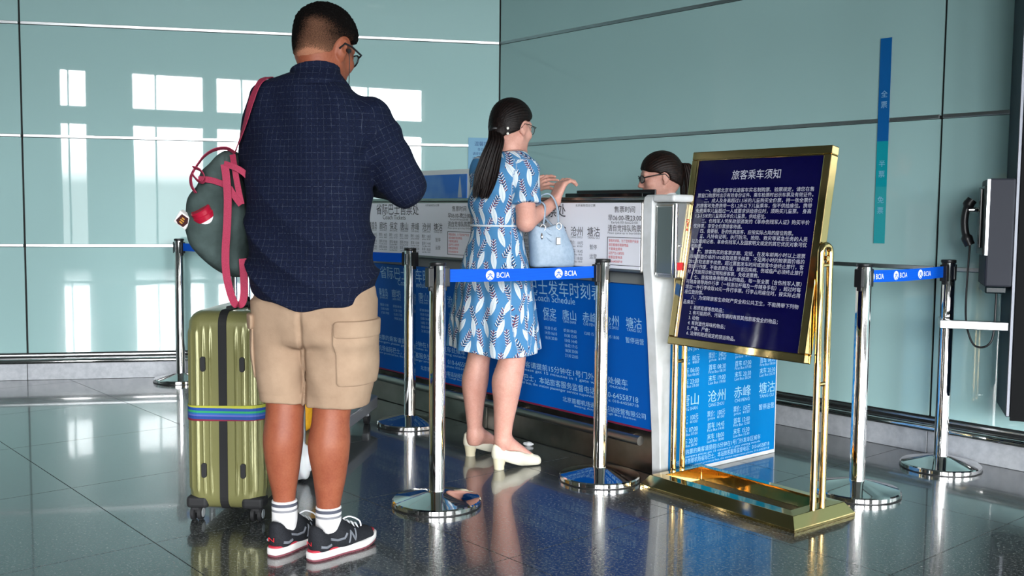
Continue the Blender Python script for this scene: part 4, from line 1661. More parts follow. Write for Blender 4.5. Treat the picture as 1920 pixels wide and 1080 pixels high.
def man_shirt(P):
    x, y, z = P[:, 0], P[:, 1], P[:, 2]
    d = shirt_core(P)
    w = wob(P, 7, 0.4)
    lowback = np.clip((1.34 - z) / 0.35, 0, 1)
    ridge = lambda a: 1.0 - 2.0 * np.abs(np.sin(a * 0.5)) ** 0.8
    f1 = ridge((z * 0.86 - x * 0.62) * 62 + 2.6 * w) * np.clip((x + 0.62) * 4 + 0.5, 0.05, 1)
    f2 = ridge((z * 0.8 + x * 0.75) * 48 + 3.0 * wob(P, 5, 2.0)) * np.clip((-x - 0.60) * 4 + 0.6, 0.05, 1)
    f3 = np.sin(x * 52 + 3.0 * wob(P, 4, 3.3) + z * 6) * np.clip((z - 1.18) * 3, 0, 1)
    d = d + -0.0075 * lowback * (f1 + f2) + 0.0050 * f3 + 0.003 * wob(P, 16, 1.0)
    # armhole crease and sleeve rumples
    t = v3(m_el_r - m_sh_r)
    t /= np.linalg.norm(t)
    s = (P - v3(m_sh_r)) @ t
    near = np.exp(-((s - 0.06) / 0.10) ** 2) * (x > -0.50)
    d = d + 0.003 * np.sin(s * 85 + 2.0 * w) * near
    hem = zc + 0.045 * np.minimum(((x - COLL.x - 0.0) / 0.2) ** 2, 1.6) + 0.006 * np.sin(x * 40)
    return smax(d, (hem - z).astype(F32), 0.008)


def shirt_uv(pos):
    c = np.array([W(583, 350, MY).x, MY])
    th = np.arctan2(pos[:, 0] - c[0], -(pos[:, 1] - c[1]))
    uv = np.stack([th * 0.185, pos[:, 2]], 1)
    for a, b in ((m_sh_r, m_el_r), (m_el_r, m_wr_r)):
        a_, b_ = v3(a), v3(b)
        t = b_ - a_
        L = np.linalg.norm(t)
        t = t / L
        s = (pos - a_) @ t
        r = pos - a_ - s[:, None] * t
        rad = np.linalg.norm(r, axis=1)
        e1 = np.cross(t, [0, 1, 0])
        e1 /= np.linalg.norm(e1)
        e2 = np.cross(t, e1)
        an = np.arctan2(r @ e1, -(r @ e2) * np.sign(e2[1]))
        m = (rad < 0.093) & (s > 0.02) & (s < L + 0.08) & (pos[:, 0] > W(697, 300, MY).x - 0.02 * (pos[:, 2] < 1.35))
        uv[m] = np.stack([an * 0.075, s], 1)[m]
    return uv


soft('shirt', man_shirt, (-1.0, 3.06, 0.78), (-0.22, 3.80, 1.68), 0.0055, SHIRT, man, 1, uvf=shirt_uv, **KW)


# collar: a folded band round the neck
def man_collar(P):
    c = W(591, 139, 3.315)
    q = P - v3(c)
    tilt = q[:, 2] + 0.25 * (q[:, 1] + 0.02) - 0.10 * q[:, 0]
    flare = np.clip(-tilt / 0.05, 0, 1)
    r = np.sqrt((q[:, 0] / 1.06) ** 2 + (q[:, 1] / 1.0) ** 2)
    ring = np.abs(r - (0.072 + 0.034 * flare)) - 0.0045
    return smax(ring, np.abs(tilt + 0.024) - 0.044, 0.006)


def flat_uv(pos):
    return np.stack([pos[:, 0], pos[:, 2]], 1)


cc_ = W(592, 138, 3.315)
soft('collar', man_collar, cc_ - Vector((0.13, 0.13, 0.1)), cc_ + Vector((0.13, 0.13, 0.1)), 0.004, SHIRT, man, 1, uvf=flat_uv, **KW)

# --- shorts
sl_rows = [sec(560, 474, 600, 0.115, 3.35), sec(640, 479, 586, 0.112, 3.35), sec(700, 486, 584, 0.105, 3.35), sec(748, 493, 582, 0.098, 3.35)]
sr_rows = [sec(560, 575, 704, 0.115, 3.31), sec(640, 568, 703, 0.115, 3.31), sec(700, 570, 700, 0.110, 3.31), sec(758, 573, 691, 0.104, 3.31)]
SLl, SLr = Loft(sl_rows, yawM, 2.3), Loft(sr_rows, yawM, 2.3)
PELV = Loft([sec(520, 478, 700, 0.125), sec(560, 474, 705, 0.13), sec(600, 476, 704, 0.13), sec(650, 480, 702, 0.118)], yawM, 2.3)


def shorts_core(P):
    d = np.minimum(SLl(P, cap=0.006), SLr(P, cap=0.006))
    d = smin(d, PELV(P, cap=0.04), 0.012)
    # seam groove in the middle of the seat
    xm = W(577, 620, MY).x
    g = np.exp(-((P[:, 0] - xm) / 0.007) ** 2) * (P[:, 1] < MY) * np.clip((0.90 - P[:, 2]) * 8, 0, 1)
    return d + 0.010 * g


def man_shorts(P):
    d = shorts_core(P)
    x, z = P[:, 0], P[:, 2]
    w = wob(P, 6, 1.2)
    xm = W(577, 620, MY).x
    rad = np.abs(x - xm)
    f = np.sin((z * 0.9 + rad * 0.8) * 50 + 2.4 * w) * np.clip(1 - rad / 0.14, 0, 1)
    f2 = np.sin(x * 60 + 2.5 * wob(P, 5, 4.0) + z * 10)
    low = np.clip((0.66 - z) * 3, 0, 1)
    d = d + 0.0036 * f + 0.0028 * f2 * low + 0.003 * wob(P, 14, 2.2)
    # stitched hem line
    zh = W(540, 735, MY).z
    return d + 0.0018 * np.exp(-((z - zh) / 0.003) ** 2)


soft('shorts', man_shorts, (-0.98, 3.12, 0.44), (-0.36, 3.58, 0.98), 0.005, KHAKI, man, 1, **KW)


def pocket(P, c, h, off, yaw):
    R = rotm(yaw, 0, 0)
    s = man_shorts(P)
    b = rbox(P, c, h, 0.012, R)
    return smax(smax(s - off, b, 0.006), -(s + 0.008), 0.004)


pc1 = W(678, 665, 3.25)
pkr = soft('cargo_pocket', lambda P: pocket(P, pc1 + Vector((0.01, 0, 0)), (0.046, 0.12, 0.098), 0.007 + 0.003 * wob(P, 26, 3), 0.5), pc1 - Vector((0.12, 0.2, 0.14)), pc1 + Vector((0.12, 0.2, 0.14)), 0.004, KHAKI, man, 1, **KW)
pf1 = W(679, 615, 3.25)
soft('pocket_flap', lambda P: pocket(P, pf1 + Vector((0.01, 0, 0)), (0.043, 0.12, 0.028), 0.009, 0.5), pf1 - Vector((0.12, 0.2, 0.07)), pf1 + Vector((0.12, 0.2, 0.07)), 0.004, KHAKI, pkr, 1, **KW)
pc2 = W(478, 650, 3.34)
pkl = soft('cargo_pocket', lambda P: pocket(P, pc2, (0.03, 0.10, 0.10), 0.007 + 0.003 * wob(P, 26, 5), 0.35), pc2 - Vector((0.08, 0.2, 0.14)), pc2 + Vector((0.08, 0.2, 0.14)), 0.004, KHAKI, man, 1, **KW)
pf2 = W(478, 600, 3.34)
soft('pocket_flap', lambda P: pocket(P, pf2, (0.032, 0.11, 0.026), 0.012, 0.35), pf2 - Vector((0.08, 0.2, 0.07)), pf2 + Vector((0.08, 0.2, 0.07)), 0.004, KHAKI, pkl, 1, **KW)
# belt loop at the side under the shirt hem


# --- socks and sneakers
def shoe_frame(heel, fd):
    f = fd.normalized()
    r = Vector((f.y, -f.x, 0))
    return heel, f, r


for k, ((pts, rs), (heel, fd)) in enumerate(zip(LEGS, FEET)):
    top = pts[5].z - 0.002 if k == 0 else pts[5].z + 0.004
    a, b = pts[5], pts[6]

    def sock_fn(P, a=a, b=b, top=top):
        e = rcone(P, a + Vector((0, 0, 0.03)), Vector((b.x, b.y, 0.05)), 0.0425, 0.0425) + 0.0008 * wob(P, 90, 1)
        return smax(e, np.abs(P[:, 2] - (top + 0.05) / 2) - (top - 0.05) / 2, 0.004)

    zoff = 0.150 - top
    soft('sock', sock_fn, (a.x - 0.08, a.y - 0.08, 0.03), (a.x + 0.08, a.y + 0.08, 0.26), 0.004, SOCK, man, 1, uvf=lambda pos, zo=zoff: np.stack([pos[:, 0], pos[:, 1], pos[:, 2] + zo], 1), **KW)
    ho, f, r = shoe_frame(heel, fd)
    Rm = np.array([[r.x, f.x, 0], [r.y, f.y, 0], [0, 0, 1]], dtype=F32)
    LEN = 0.285

    def upper_fn(P, ho=ho, Rm=Rm):
        q = (P - v3(ho)) @ Rm
        d = rcone(q, (0, 0.040, 0.052), (0, 0.125, 0.055), 0.037, 0.040)
        d = smin(d, rcone(q, (0.0, 0.125, 0.045), (0.004, 0.225, 0.030), 0.043, 0.036), 0.03)
        d = smin(d, rcone(q, (0, 0.030, 0.045), (0, 0.022, 0.092), 0.032, 0.028), 0.02)
        d = smin(d, rcone(q, (0, 0.105, 0.075), (0, 0.10, 0.098), 0.036, 0.028), 0.03)
        d = smax(d, -ell(q, (0, 0.052, 0.112), (0.030, 0.040, 0.045)), 0.008)
        d = smax(d, 0.026 - q[:, 2], 0.004)
        return d

    sh = soft('sneaker', upper_fn, (heel.x - 0.12, heel.y - 0.10, 0.0), (heel.x + 0.34, heel.y + 0.36, 0.16), 0.0042, SHOE_BLACK, man, 1, **KW)
    outline = []
    for s_ in range(40):
        t_ = 2 * math.pi * s_ / 40
        yy = LEN / 2 - math.cos(t_) * LEN / 2
        wv = 0.040 + 0.010 * math.exp(-((yy - 0.205) / 0.06) ** 2) - 0.003 * math.exp(-((yy - 0.12) / 0.04) ** 2)
        xx = wv * math.copysign(abs(math.sin(t_)) ** 0.55, math.sin(t_))
        outline.append((xx, yy - 0.012))
    for nm, z0, z1, gr, m_ in (('outsole', 0.0, 0.007, 0.0, SOLE_MAROON), ('midsole', 0.0072, 0.029, 0.0015, SOLE_WHITE), ('red_band', 0.0292, 0.036, -0.002, SOLE_RED)):
        mb = MB()
        n_ = len(outline)
        vs_ = []
        for zi, g2 in ((z0, 0), (z1, 0)):
            for (xx, yy) in outline:
                sc2 = 1 + gr / 0.045
                lift = 0.012 * max(0, (yy - 0.19) / 0.08) ** 2 * (1 if zi > 0.001 else 0.8)
                cut = 1.0 if nm != 'red_band' or yy < 0.09 else 0.7
                vs_.append(ho + r * (xx * sc2 * cut) + f * ((yy - 0.13) * (1 + gr / 0.14) + 0.13) + Z3 * (zi * (1 if nm != 'red_band' else max(0.0, 1.0 - 0.02)) + lift))
        mb.add(vs_, [tuple(reversed(range(n_))), tuple(range(n_, 2 * n_))] + [(i, (i + 1) % n_, n_ + (i + 1) % n_, n_ + i) for i in range(n_)])
        mb.build(nm, m_, sh, smooth=50, bevel=0.0015, seg=1, **KW)
    for j in range(4):
        mb = MB()
        yy, zz = 0.128 + j * 0.018, 0.104 - j * 0.0085
        mb.tube(spline([ho + r * (-0.026) + f * yy + Z3 * (zz - 0.016), ho + r * 0.0 + f * (yy + 0.006) + Z3 * (zz + 0.004), ho + r * 0.026 + f * yy + Z3 * (zz - 0.016)], 5), 0.003, 6)
        mb.build('lace', LACE, sh, smooth=50, **KW)
    mb = MB()
    mb.tube(spline([ho + r * 0.006 + f * 0.12 + Z3 * 0.108, ho + r * 0.03 + f * 0.135 + Z3 * 0.122, ho + r * 0.045 + f * 0.165 + Z3 * 0.105, ho + r * 0.05 + f * 0.17 + Z3 * 0.085], 6), 0.0026, 6)
    mb.build('lace_loop', LACE, sh, smooth=50, **KW)
    def on_side(yy, zz, s_=1, ho=ho, f=f, r=r, fn=upper_fn):
        """point of the upper's side at a place along and above the sole"""
        xs_ = np.linspace(0.075, 0.0, 90)
        pts_ = np.array([v3(ho + r * (s_ * x_) + f * yy + Z3 * zz) for x_ in xs_], dtype=F32)
        k_ = int(np.argmax(fn(pts_) < 0))
        return ho + r * (s_ * (xs_[k_] + 0.0005)) + f * yy + Z3 * zz

    for s_ in (-1, 1):
        for nm, ln_, rr_ in (('emblem', [(0.120, 0.040), (0.128, 0.078), (0.150, 0.042), (0.158, 0.076)], 0.0034), ('side_overlay', [(0.050, 0.066), (0.075, 0.058), (0.10, 0.060), (0.112, 0.074)], 0.0042), ('heel_overlay', [(0.012, 0.048), (0.03, 0.044), (0.05, 0.048)], 0.0050)):
            dn = []
            for i in range(len(ln_) - 1):
                for k_ in range(6):
                    t_ = k_ / 6
                    dn.append((ln_[i][0] + (ln_[i + 1][0] - ln_[i][0]) * t_, ln_[i][1] + (ln_[i + 1][1] - ln_[i][1]) * t_))
            dn.append(ln_[-1])
            mb = MB()
            mb.tube([on_side(a_, b_, s_) for a_, b_ in dn], rr_, 6)
            mb.build(nm, SHOE_GREY, sh, smooth=50, **KW)
    lettering('emblem', [('N', -0.014, 0.052, 0.02, 'L', 0.026)], (ho - f * 0.0105, r, Z3), PRINT_RED, sh, 0.0012, keep_world=True)

# --- glasses and earphone wire
def hp_(x, y, z):
    q = Matrix([[float(HR[i][j]) for j in range(3)] for i in range(3)]) @ (Vector((x, y, z)) * 1.07)
    return HC + q


def glasses(parent, hp, frame_mat, rr=0.0022, name='glasses'):
    g = None
    for sx in (-1, 1):
        mb = MB()
        ring = [hp(sx * (0.033 + 0.024 * math.cos(a)), 0.102 - 0.012 * abs(math.cos(a)) * (math.cos(a) > 0), -0.003 + 0.018 * math.sin(a)) for a in [2 * math.pi * k / 24 for k in range(24)]]
        mb.tube(ring, rr, 8, closed=True)
        if g is None:
            g = mb.build(name, frame_mat, parent, smooth=50, **KW)
        else:
            mb.build('rim', frame_mat, g, smooth=50, **KW)
        mb = MB()
        mb.add([p for p in ring], [tuple(range(24))])
        me = bpy.data.meshes.new('lens')
        me.from_pydata(mb.v, [], mb.f)
        put('lens', me, LENS, g, True)
        mb = MB()
        mb.tube([hp(sx * 0.056, 0.092, 0.004), hp(sx * 0.076, 0.078, 0.006), hp(sx * 0.084, 0.02, 0.010), hp(sx * 0.0835, -0.012, 0.008), hp(sx * 0.080, -0.028, -0.014)], rr * 1.15, 8)
        mb.build('temple', frame_mat, g, smooth=50, **KW)
    mb = MB()
    mb.tube([hp(-0.010, 0.103, 0.002), hp(0, 0.108, 0.004), hp(0.010, 0.103, 0.002)], rr, 8)
    mb.build('bridge', frame_mat, g, smooth=50, **KW)
    return g


glasses(man, hp_, BLACK_PLASTIC, 0.0028)
mb = MB()
mb.tube(spline([hp_(0.088, 0.006, -0.012), hp_(0.092, 0.012, -0.04), hp_(0.088, 0.03, -0.09), hp_(0.075, 0.06, -0.15), hp_(0.05, 0.10, -0.22), hp_(0.03, 0.13, -0.3)], 6), 0.0014, 6)
ew = mb.build('earphone', BLACK_PLASTIC, man, smooth=50, **KW)
mb = MB()
mb.tube([hp_(0.080, 0.006, -0.006), hp_(0.090, 0.006, -0.010)], [0.006, 0.008], 10)
mb.build('ear_bud', BLACK_PLASTIC, ew, smooth=50, **KW)

# ================================================================== WOMAN AT THE COUNTER
DRESS = mat('blue_leaf_print_cotton', srgb(84, 146, 196), 0.8, spec=0.2)
_t = NT(DRESS)
_s = _t.new('ShaderNodeSeparateXYZ')
_t.link(fabric_vec(_t), _s.inputs[0])
_u, _v = _s.outputs[0], _s.outputs[1]


def leaf_cells(cw, ch, ou, ov, seed):
    """random leaf frame in each cell of a brick-like grid: returns local coordinates along and across"""
    row = _t.m('FLOOR', _t.m('DIVIDE', _t.m('ADD', _v, ov), ch))
    sh_ = _t.m('MULTIPLY', _t.m('FRACT', _t.m('MULTIPLY', row, 0.5)), cw)
    uu = _t.m('DIVIDE', _t.m('ADD', _t.m('ADD', _u, ou), sh_), cw)
    vv = _t.m('DIVIDE', _t.m('ADD', _v, ov), ch)
    cu_ = _t.m('FLOOR', uu)
    cx = _t.m('MULTIPLY', _t.m('SUBTRACT', _t.m('FRACT', uu), 0.5), cw)
    cy = _t.m('MULTIPLY', _t.m('SUBTRACT', _t.m('FRACT', vv), 0.5), ch)
    cb = _t.new('ShaderNodeCombineXYZ')
    _t.link(cu_, cb.inputs[0])
    _t.link(row, cb.inputs[1])
    cb.inputs[2].default_value = seed
    wn_ = _t.new('ShaderNodeTexWhiteNoise', noise_dimensions='3D')
    _t.link(cb.outputs[0], wn_.inputs[0])
    a = _t.m('MULTIPLY', _t.m('SUBTRACT', wn_.outputs['Value'], 0.42), 1.25)
    ca, sa = _t.m('COSINE', a), _t.m('SINE', a)
    along = _t.m('ADD', _t.m('MULTIPLY', cy, ca), _t.m('MULTIPLY', cx, sa))
    across = _t.m('SUBTRACT', _t.m('MULTIPLY', cx, ca), _t.m('MULTIPLY', cy, sa))
    return along, across


_al, _ac = leaf_cells(0.066, 0.098, 0.013, 0.0, 1.0)
_half = 0.044
_q = _t.m('DIVIDE', _al, _half)
_wd = _t.m('MULTIPLY', _t.m('SUBTRACT', 1.0, _t.m('MULTIPLY', _q, _q)), 0.0125)
_leaf = _t.m('LESS_THAN', _t.m('ABSOLUTE', _ac), _wd)
_vein = _t.m('LESS_THAN', _t.m('FRACT', _t.m('ADD', _t.m('MULTIPLY', _al, 210.0), _t.m('MULTIPLY', _t.m('ABSOLUTE', _ac), 160.0))), 0.32)
_mid = _t.m('LESS_THAN', _t.m('ABSOLUTE', _ac), 0.0009)
_vv = _t.m('MULTIPLY', _t.m('MAXIMUM', _vein, _mid), _t.m('LESS_THAN', _t.m('ABSOLUTE', _ac), _t.m('MULTIPLY', _wd, 0.8)))
_al2, _ac2 = leaf_cells(0.066, 0.098, 0.046, 0.049, 7.0)
_abs2 = _t.m('ABSOLUTE', _ac2)
_ph = _t.m('FRACT', _t.m('SUBTRACT', _t.m('MULTIPLY', _al2, 82.0), _t.m('MULTIPLY', _abs2, 70.0)))
_in2 = _t.m('MULTIPLY', _t.m('LESS_THAN', _abs2, 0.0125), _t.m('LESS_THAN', _t.m('ABSOLUTE', _al2), 0.042))
_gap = _t.m('GREATER_THAN', _abs2, 0.0012)
_in2 = _t.m('MULTIPLY', _in2, _gap)
_white2 = _t.m('MULTIPLY', _in2, _t.m('LESS_THAN', _t.m('ABSOLUTE', _t.m('SUBTRACT', _ph, 0.62)), 0.14))
_dark2 = _t.m('MULTIPLY', _in2, _t.m('LESS_THAN', _t.m('ABSOLUTE', _t.m('SUBTRACT', _ph, 0.30)), 0.18))
_stem = _t.m('MULTIPLY', _t.m('LESS_THAN', _abs2, 0.0012), _t.m('LESS_THAN', _t.m('ABSOLUTE', _al2), 0.046))
_dark2 = _t.m('MAXIMUM', _dark2, _stem)
_maroon = _t.m('LESS_THAN', _t.noise(26, 1, 0.5, _t.obj()), 0.52)
_c = _t.mix(_t.m('MULTIPLY', _t.noise(30, 2, 0.5, _t.obj()), 0.5), srgb(70, 126, 172), srgb(84, 140, 186))
_c = _t.mix(_dark2, _c, _t.mix(_maroon, srgb(30, 38, 74), srgb(96, 26, 52)))
_c = _t.mix(_white2, _c, srgb(222, 226, 230))
_c = _t.mix(_leaf, _c, srgb(220, 228, 232))
_c = _t.mix(_t.m('MULTIPLY', _t.m('MULTIPLY', _vv, _leaf), 0.55), _c, srgb(112, 136, 156))
_t.link(_c, PB(DRESS)['Base Color'])
SKIN_W = skin_mat('fair_skin', srgb(200, 144, 128), srgb(216, 164, 148))
HAIR_W = mat('long_black_hair', srgb(24, 17, 15), 0.5, spec=0.2)
grain(HAIR_W, srgb(8, 5, 5), srgb(28, 18, 16), 90, 3, 0.35)
PEARL = mat('pearl', srgb(236, 232, 222), 0.2)
IVORY = mat('ivory_leather', srgb(226, 220, 200), 0.4)
IVORY_HEEL = mat('ivory_heel', srgb(218, 208, 178), 0.45)
WHITE_CORD = mat('white_piping', srgb(226, 232, 238), 0.7)
GOLD_WIRE = mat('thin_dark_wire', srgb(60, 54, 50), 0.3, 0.8)
yawW = math.radians(45)
WY = 4.58
wom = thing('person', 'person in blue leaf print dress and ivory heels with long black ponytail', 'person', (-0.05, 4.58, 0))
WC = W(961, 238, 4.60)
WR = rotm(math.radians(42), math.radians(-6), 0)
w_shr, w_elr = W(984, 318, 4.53), W(986, 417, 4.47)
w_wrr = W(1040, 378, 4.66)
w_shl, w_ell = W(905, 318, 4.70), W(922, 405, 4.82)
w_wrl = W(985, 362, 4.86)
WLEGS = [
    ([W(912, 560, 4.66), W(905, 640, 4.67), W(898, 670, 4.665), W(891, 713, 4.655), W(889.5, 760, 4.66), W(890, 808, 4.67), W(890, 835, 4.67)], [0.075, 0.06, 0.0545, 0.062, 0.046, 0.034, 0.032]),
    ([W(955, 560, 4.52), W(961, 640, 4.51), W(960, 672, 4.505), W(951, 713, 4.495), W(948.5, 752, 4.495), W(944, 800, 4.50), W(942, 850, 4.50)], [0.078, 0.066, 0.062, 0.069, 0.056, 0.042, 0.036])]
wfd = Vector((0.9, 0.43, 0)).normalized()
WFEET = [(gp(874, 855), Vector((0.86, 0.5, 0)).normalized()), (gp(927, 880), wfd)]


def woman_skin(P):
    d = head_parts(P, WC, WR, 0.98, True)
    d = smin(d, rcone(P, W(955, 305, 4.57), WC + Vector((-0.005, -0.02, -0.07)), 0.050, 0.045), 0.025)
    d = smin(d, ell(P, W(935, 360, 4.6), (0.12, 0.09, 0.17)), 0.05)
    d = smin(d, ell(P, W(935, 510, 4.6), (0.13, 0.11, 0.2)), 0.06)
    for sh, el, wr_ in ((w_shr, w_elr, w_wrr), (w_shl, w_ell, w_wrl)):
        d = smin(d, rcone(P, sh, el, 0.054, 0.041), 0.03)
        d = smin(d, rcone(P, el, wr_, 0.0405, 0.0265), 0.012)
    hf = (W(1066, 342, 4.70) - w_wrr).normalized()
    d = smin(d, hand_parts(P, w_wrr, hf + Vector((-0.1, 0, 0.5)), Vector((0.45, 0.25, -0.85)), 1, 0.98, (0.55, 0.62, 0.66, 0.7), 0.7, 0.06), 0.012)
    d = smin(d, hand_parts(P, w_wrl, Vector((0.7, 0.25, 0.45)), Vector((0.5, -0.5, -0.3)), -1, 0.95, (0.4, 0.4, 0.45, 0.5), 0.6), 0.012)
    for (pts, rs), (heel, fd) in zip(WLEGS, WFEET):
        d = smin(d, Loft([(p_.z, p_.x, p_.y, r_, r_) for p_, r_ in zip(pts, rs)], 0, 2.0)(P, cap=0.02), 0.02)
        an = Vector((pts[-1].x, pts[-1].y, 0.105))
        toe = heel + fd * 0.185
        d = smin(d, rcone(P, an, Vector((heel.x, heel.y, 0.078)) + fd * 0.03, 0.034, 0.030), 0.02)
        d = smin(d, rcone(P, an + fd * 0.02, Vector((toe.x, toe.y, 0.030)), 0.036, 0.022), 0.02)
    return d


soft('body', woman_skin, (-0.36, 4.22, 0.0), (0.42, 5.06, 1.66), 0.0042, SKIN_W, wom, 1, **KW)


def wsec(py, pl, pr, ry, Y=WY):
    return sec(py, pl, pr, ry, Y, yawW)


BOD = Loft([wsec(283, 938, 985, 0.06), wsec(292, 922, 992, 0.075), wsec(303, 905, 992, 0.085), wsec(320, 890, 990, 0.098), wsec(350, 881, 982, 0.105), wsec(390, 880, 974, 0.100), wsec(423, 886, 974, 0.092), wsec(440, 884, 977, 0.095)], yawW, 2.2)
SKIRT = Loft([wsec(418, 887, 975, 0.092), wsec(440, 882, 979, 0.10), wsec(480, 869, 988, 0.122), wsec(540, 855, 1000, 0.150), wsec(600, 847, 1008, 0.172), wsec(672, 841, 1014, 0.195)], yawW, 2.0)
zwa, zhe = W(930, 423, WY).z, W(930, 662, WY).z


def skirt_mod(th, z):
    t = np.clip((zwa - z) / (zwa - zhe), 0, 1)
    return (0.085 * t ** 1.3 * np.sin(th * 7 + 0.8 + 0.7 * np.sin(th * 2 + 1)) + 0.035 * t * np.sin(th * 13 + 2 + z * 5)).astype(F32)


def woman_dress(P):
    x, z = P[:, 0], P[:, 2]
    d = smin(BOD(P, cap=0.012), SKIRT(P, skirt_mod, cap=0.0), 0.012)
    # short puffed sleeves
    for sh, el in ((w_shr, w_elr), (w_shl, w_ell)):
        a = sh + Vector((0, 0, -0.005))
        b = sh.lerp(el, 0.66)
        t = v3(el - sh)
        t /= np.linalg.norm(t)
        e = rcone(P, a, b, 0.066, 0.068) + 0.002 * np.sin((P @ t) * 60 + 3 * wob(P, 8, 2))
        e = smax(e, ((P - v3(b)) @ t - 0.004).astype(F32), 0.006)
        d = smin(d, e, 0.018)
    w = wob(P, 9, 0.5)
    bod = np.clip((z - zwa) / 0.05, 0, 1)
    d = d + 0.0026 * bod * np.sin((z * 0.9 + x * 0.5) * 70 + 2.5 * w) + 0.0016 * wob(P, 24, 3)
    hem = zhe - 0.012 * np.cos((x - W(950, 660, WY).x) * 14) + 0.014
    return np.maximum(d, (hem - z).astype(F32))


def dress_uv(pos):
    c = np.array([W(932, 500, WY).x, WY])
    dx, dy = pos[:, 0] - c[0], pos[:, 1] - c[1]
    th = np.arctan2(dx, -dy)
    R_ = np.clip(0.115 + (zwa - pos[:, 2]) * 0.17, 0.115, 0.22)
    uv = np.stack([th * R_, pos[:, 2]], 1)
    a_, b_ = v3(w_shr), v3(w_elr)
    t = (b_ - a_) / np.linalg.norm(b_ - a_)
    s = (pos - a_) @ t
    r = pos - a_ - s[:, None] * t
    m = (np.linalg.norm(r, axis=1) < 0.08) & (s > -0.03) & (pos[:, 0] > W(960, 340, WY).x)
    uv[m] = np.stack([np.arctan2(r[:, 0], -r[:, 1]) * 0.068, -s + 0.3], 1)[m]
    return uv


soft('dress', woman_dress, (-0.36, 4.26, 0.44), (0.24, 5.0, 1.46), 0.0048, DRESS, wom, 1, uvf=dress_uv, **KW)
# white piping at the waist
mb = MB()
ringp = []
for k in range(48):
    a = 2 * math.pi * k / 48
    i0 = np.interp(zwa, BOD.T[0], BOD.T[3])
    i1 = np.interp(zwa, BOD.T[0], BOD.T[4])
    cx = np.interp(zwa, BOD.T[0], BOD.T[1])
    ca, sa = (i0 + 0.008) * math.cos(a), (i1 + 0.008) * math.sin(a)
    ringp.append(Vector((cx + ca * math.cos(yawW) + sa * math.sin(yawW), WY - ca * math.sin(yawW) + sa * math.cos(yawW), zwa)))
mb.tube(ringp, 0.0042, 8, closed=True)
mb.build('waist_piping', WHITE_CORD, wom, smooth=50, **KW)


# hair: combed back cap, tied at the nape
def whp(x, y, z):
    return WC + Matrix([[float(WR[i][j]) for j in range(3)] for i in range(3)]) @ (Vector((x, y, z)) * 0.98)


def woman_hair(P):
    d, q = skull(P, WC, WR, 0.98)
    line = np.where(q[:, 1] > -0.01, 0.0 + (q[:, 1] + 0.01) * 0.75, -0.01 + (q[:, 1] + 0.01) * 0.55)
    ear = 0.040 - np.sqrt((q[:, 1] - 0.006) ** 2 + (q[:, 2] + 0.014) ** 2)
    reg = np.maximum(line - q[:, 2], ear)
    strands = 0.0011 * np.sin(np.arctan2(q[:, 0], q[:, 2] + 0.02) * 60 + q[:, 1] * 70)
    e = smax(d - 0.013 - strands, reg.astype(F32), 0.008)
    e = smin(e, ell(q, (0.0, -0.098, -0.045), (0.034, 0.03, 0.04)), 0.02)
    return e


soft('hair', woman_hair, WC - Vector((0.14, 0.17, 0.13)), WC + Vector((0.14, 0.14, 0.15)), 0.003, HAIR_W, wom, 1, **KW)
root = whp(0.0, -0.115, -0.040)
tail_c = spline([root, W(931, 262, 4.475), W(922, 290, 4.455), W(913, 322, 4.452), W(906, 350, 4.455), W(901, 368, 4.457)], 6)
hmb = MB()
hr_ = random.Random(3)
nT = len(tail_c)
for s_ in range(150):
    a, rr_ = hr_.uniform(0, 2 * math.pi), math.sqrt(hr_.random())
    cut = nT - hr_.choice([0, 1, 2, 3, 4, 5, 6, 8])
    ph_ = hr_.uniform(0, 6)
    pts_ = []
    for i in range(cut):
        t_ = i / (nT - 1)
        wdt = 0.020 + 0.036 * math.sin(min(t_ * 1.9, 1.57)) - 0.022 * max(0, t_ - 0.62) / 0.38
        off_ = Vector((math.cos(a), 0, 0)) * (rr_ * wdt) + Vector((0, math.sin(a), 0)) * (rr_ * wdt * 0.5)
        off_ += Vector((0.004 * math.sin(5 * t_ + ph_), 0.003 * math.cos(4 * t_ + ph_), -0.012 * rr_ * t_))
        pts_.append(tail_c[i] + off_)
    hmb.tube(pts_, [0.0042] * (cut - 4) + [0.0036, 0.003, 0.002, 0.0008], 5)
pt_ = hmb.build('ponytail', HAIR_W, wom, smooth=60, **KW)
pt_['kind'] = 'stuff'
hb = MB()
rg_ = [root + Vector((0.020 * math.cos(a), 0.0, 0)) + (tail_c[1] - root).cross(Vector((1, 0, 0))).normalized() * (0.018 * math.sin(a)) + (tail_c[1] - root) * 0.15 for a in [2 * math.pi * k / 20 for k in range(20)]]
hb.tube(rg_, 0.008, 8, closed=True)
hb.build('hair_band', BLACK_PLASTIC, wom, smooth=50, **KW)
for px_, py_ in ((952, 240.5), (952, 250.5)):
    c = W(px_, py_, 4.475)
    mb = MB()
    mb.lathe([(0.0006, -0.0066), (0.004, -0.0053), (0.0066, 0.0), (0.004, 0.0053), (0.0006, 0.0066)], 12, c)
    mb.build('hair_pearl', PEARL, wom, smooth=80, **KW)
glasses(wom, whp, GOLD_WIRE, 0.0014)
# fine necklace
mb = MB()
nk = W(957, 287, 4.56)
mb.tube([nk + Vector((0.056 * math.cos(a), 0.056 * math.sin(a), 0.012 * math.sin(a + 2.4))) for a in [2 * math.pi * k / 32 for k in range(32)]], 0.0011, 6, closed=True)
mb.build('necklace', GOLD_WIRE, wom, smooth=50, **KW)

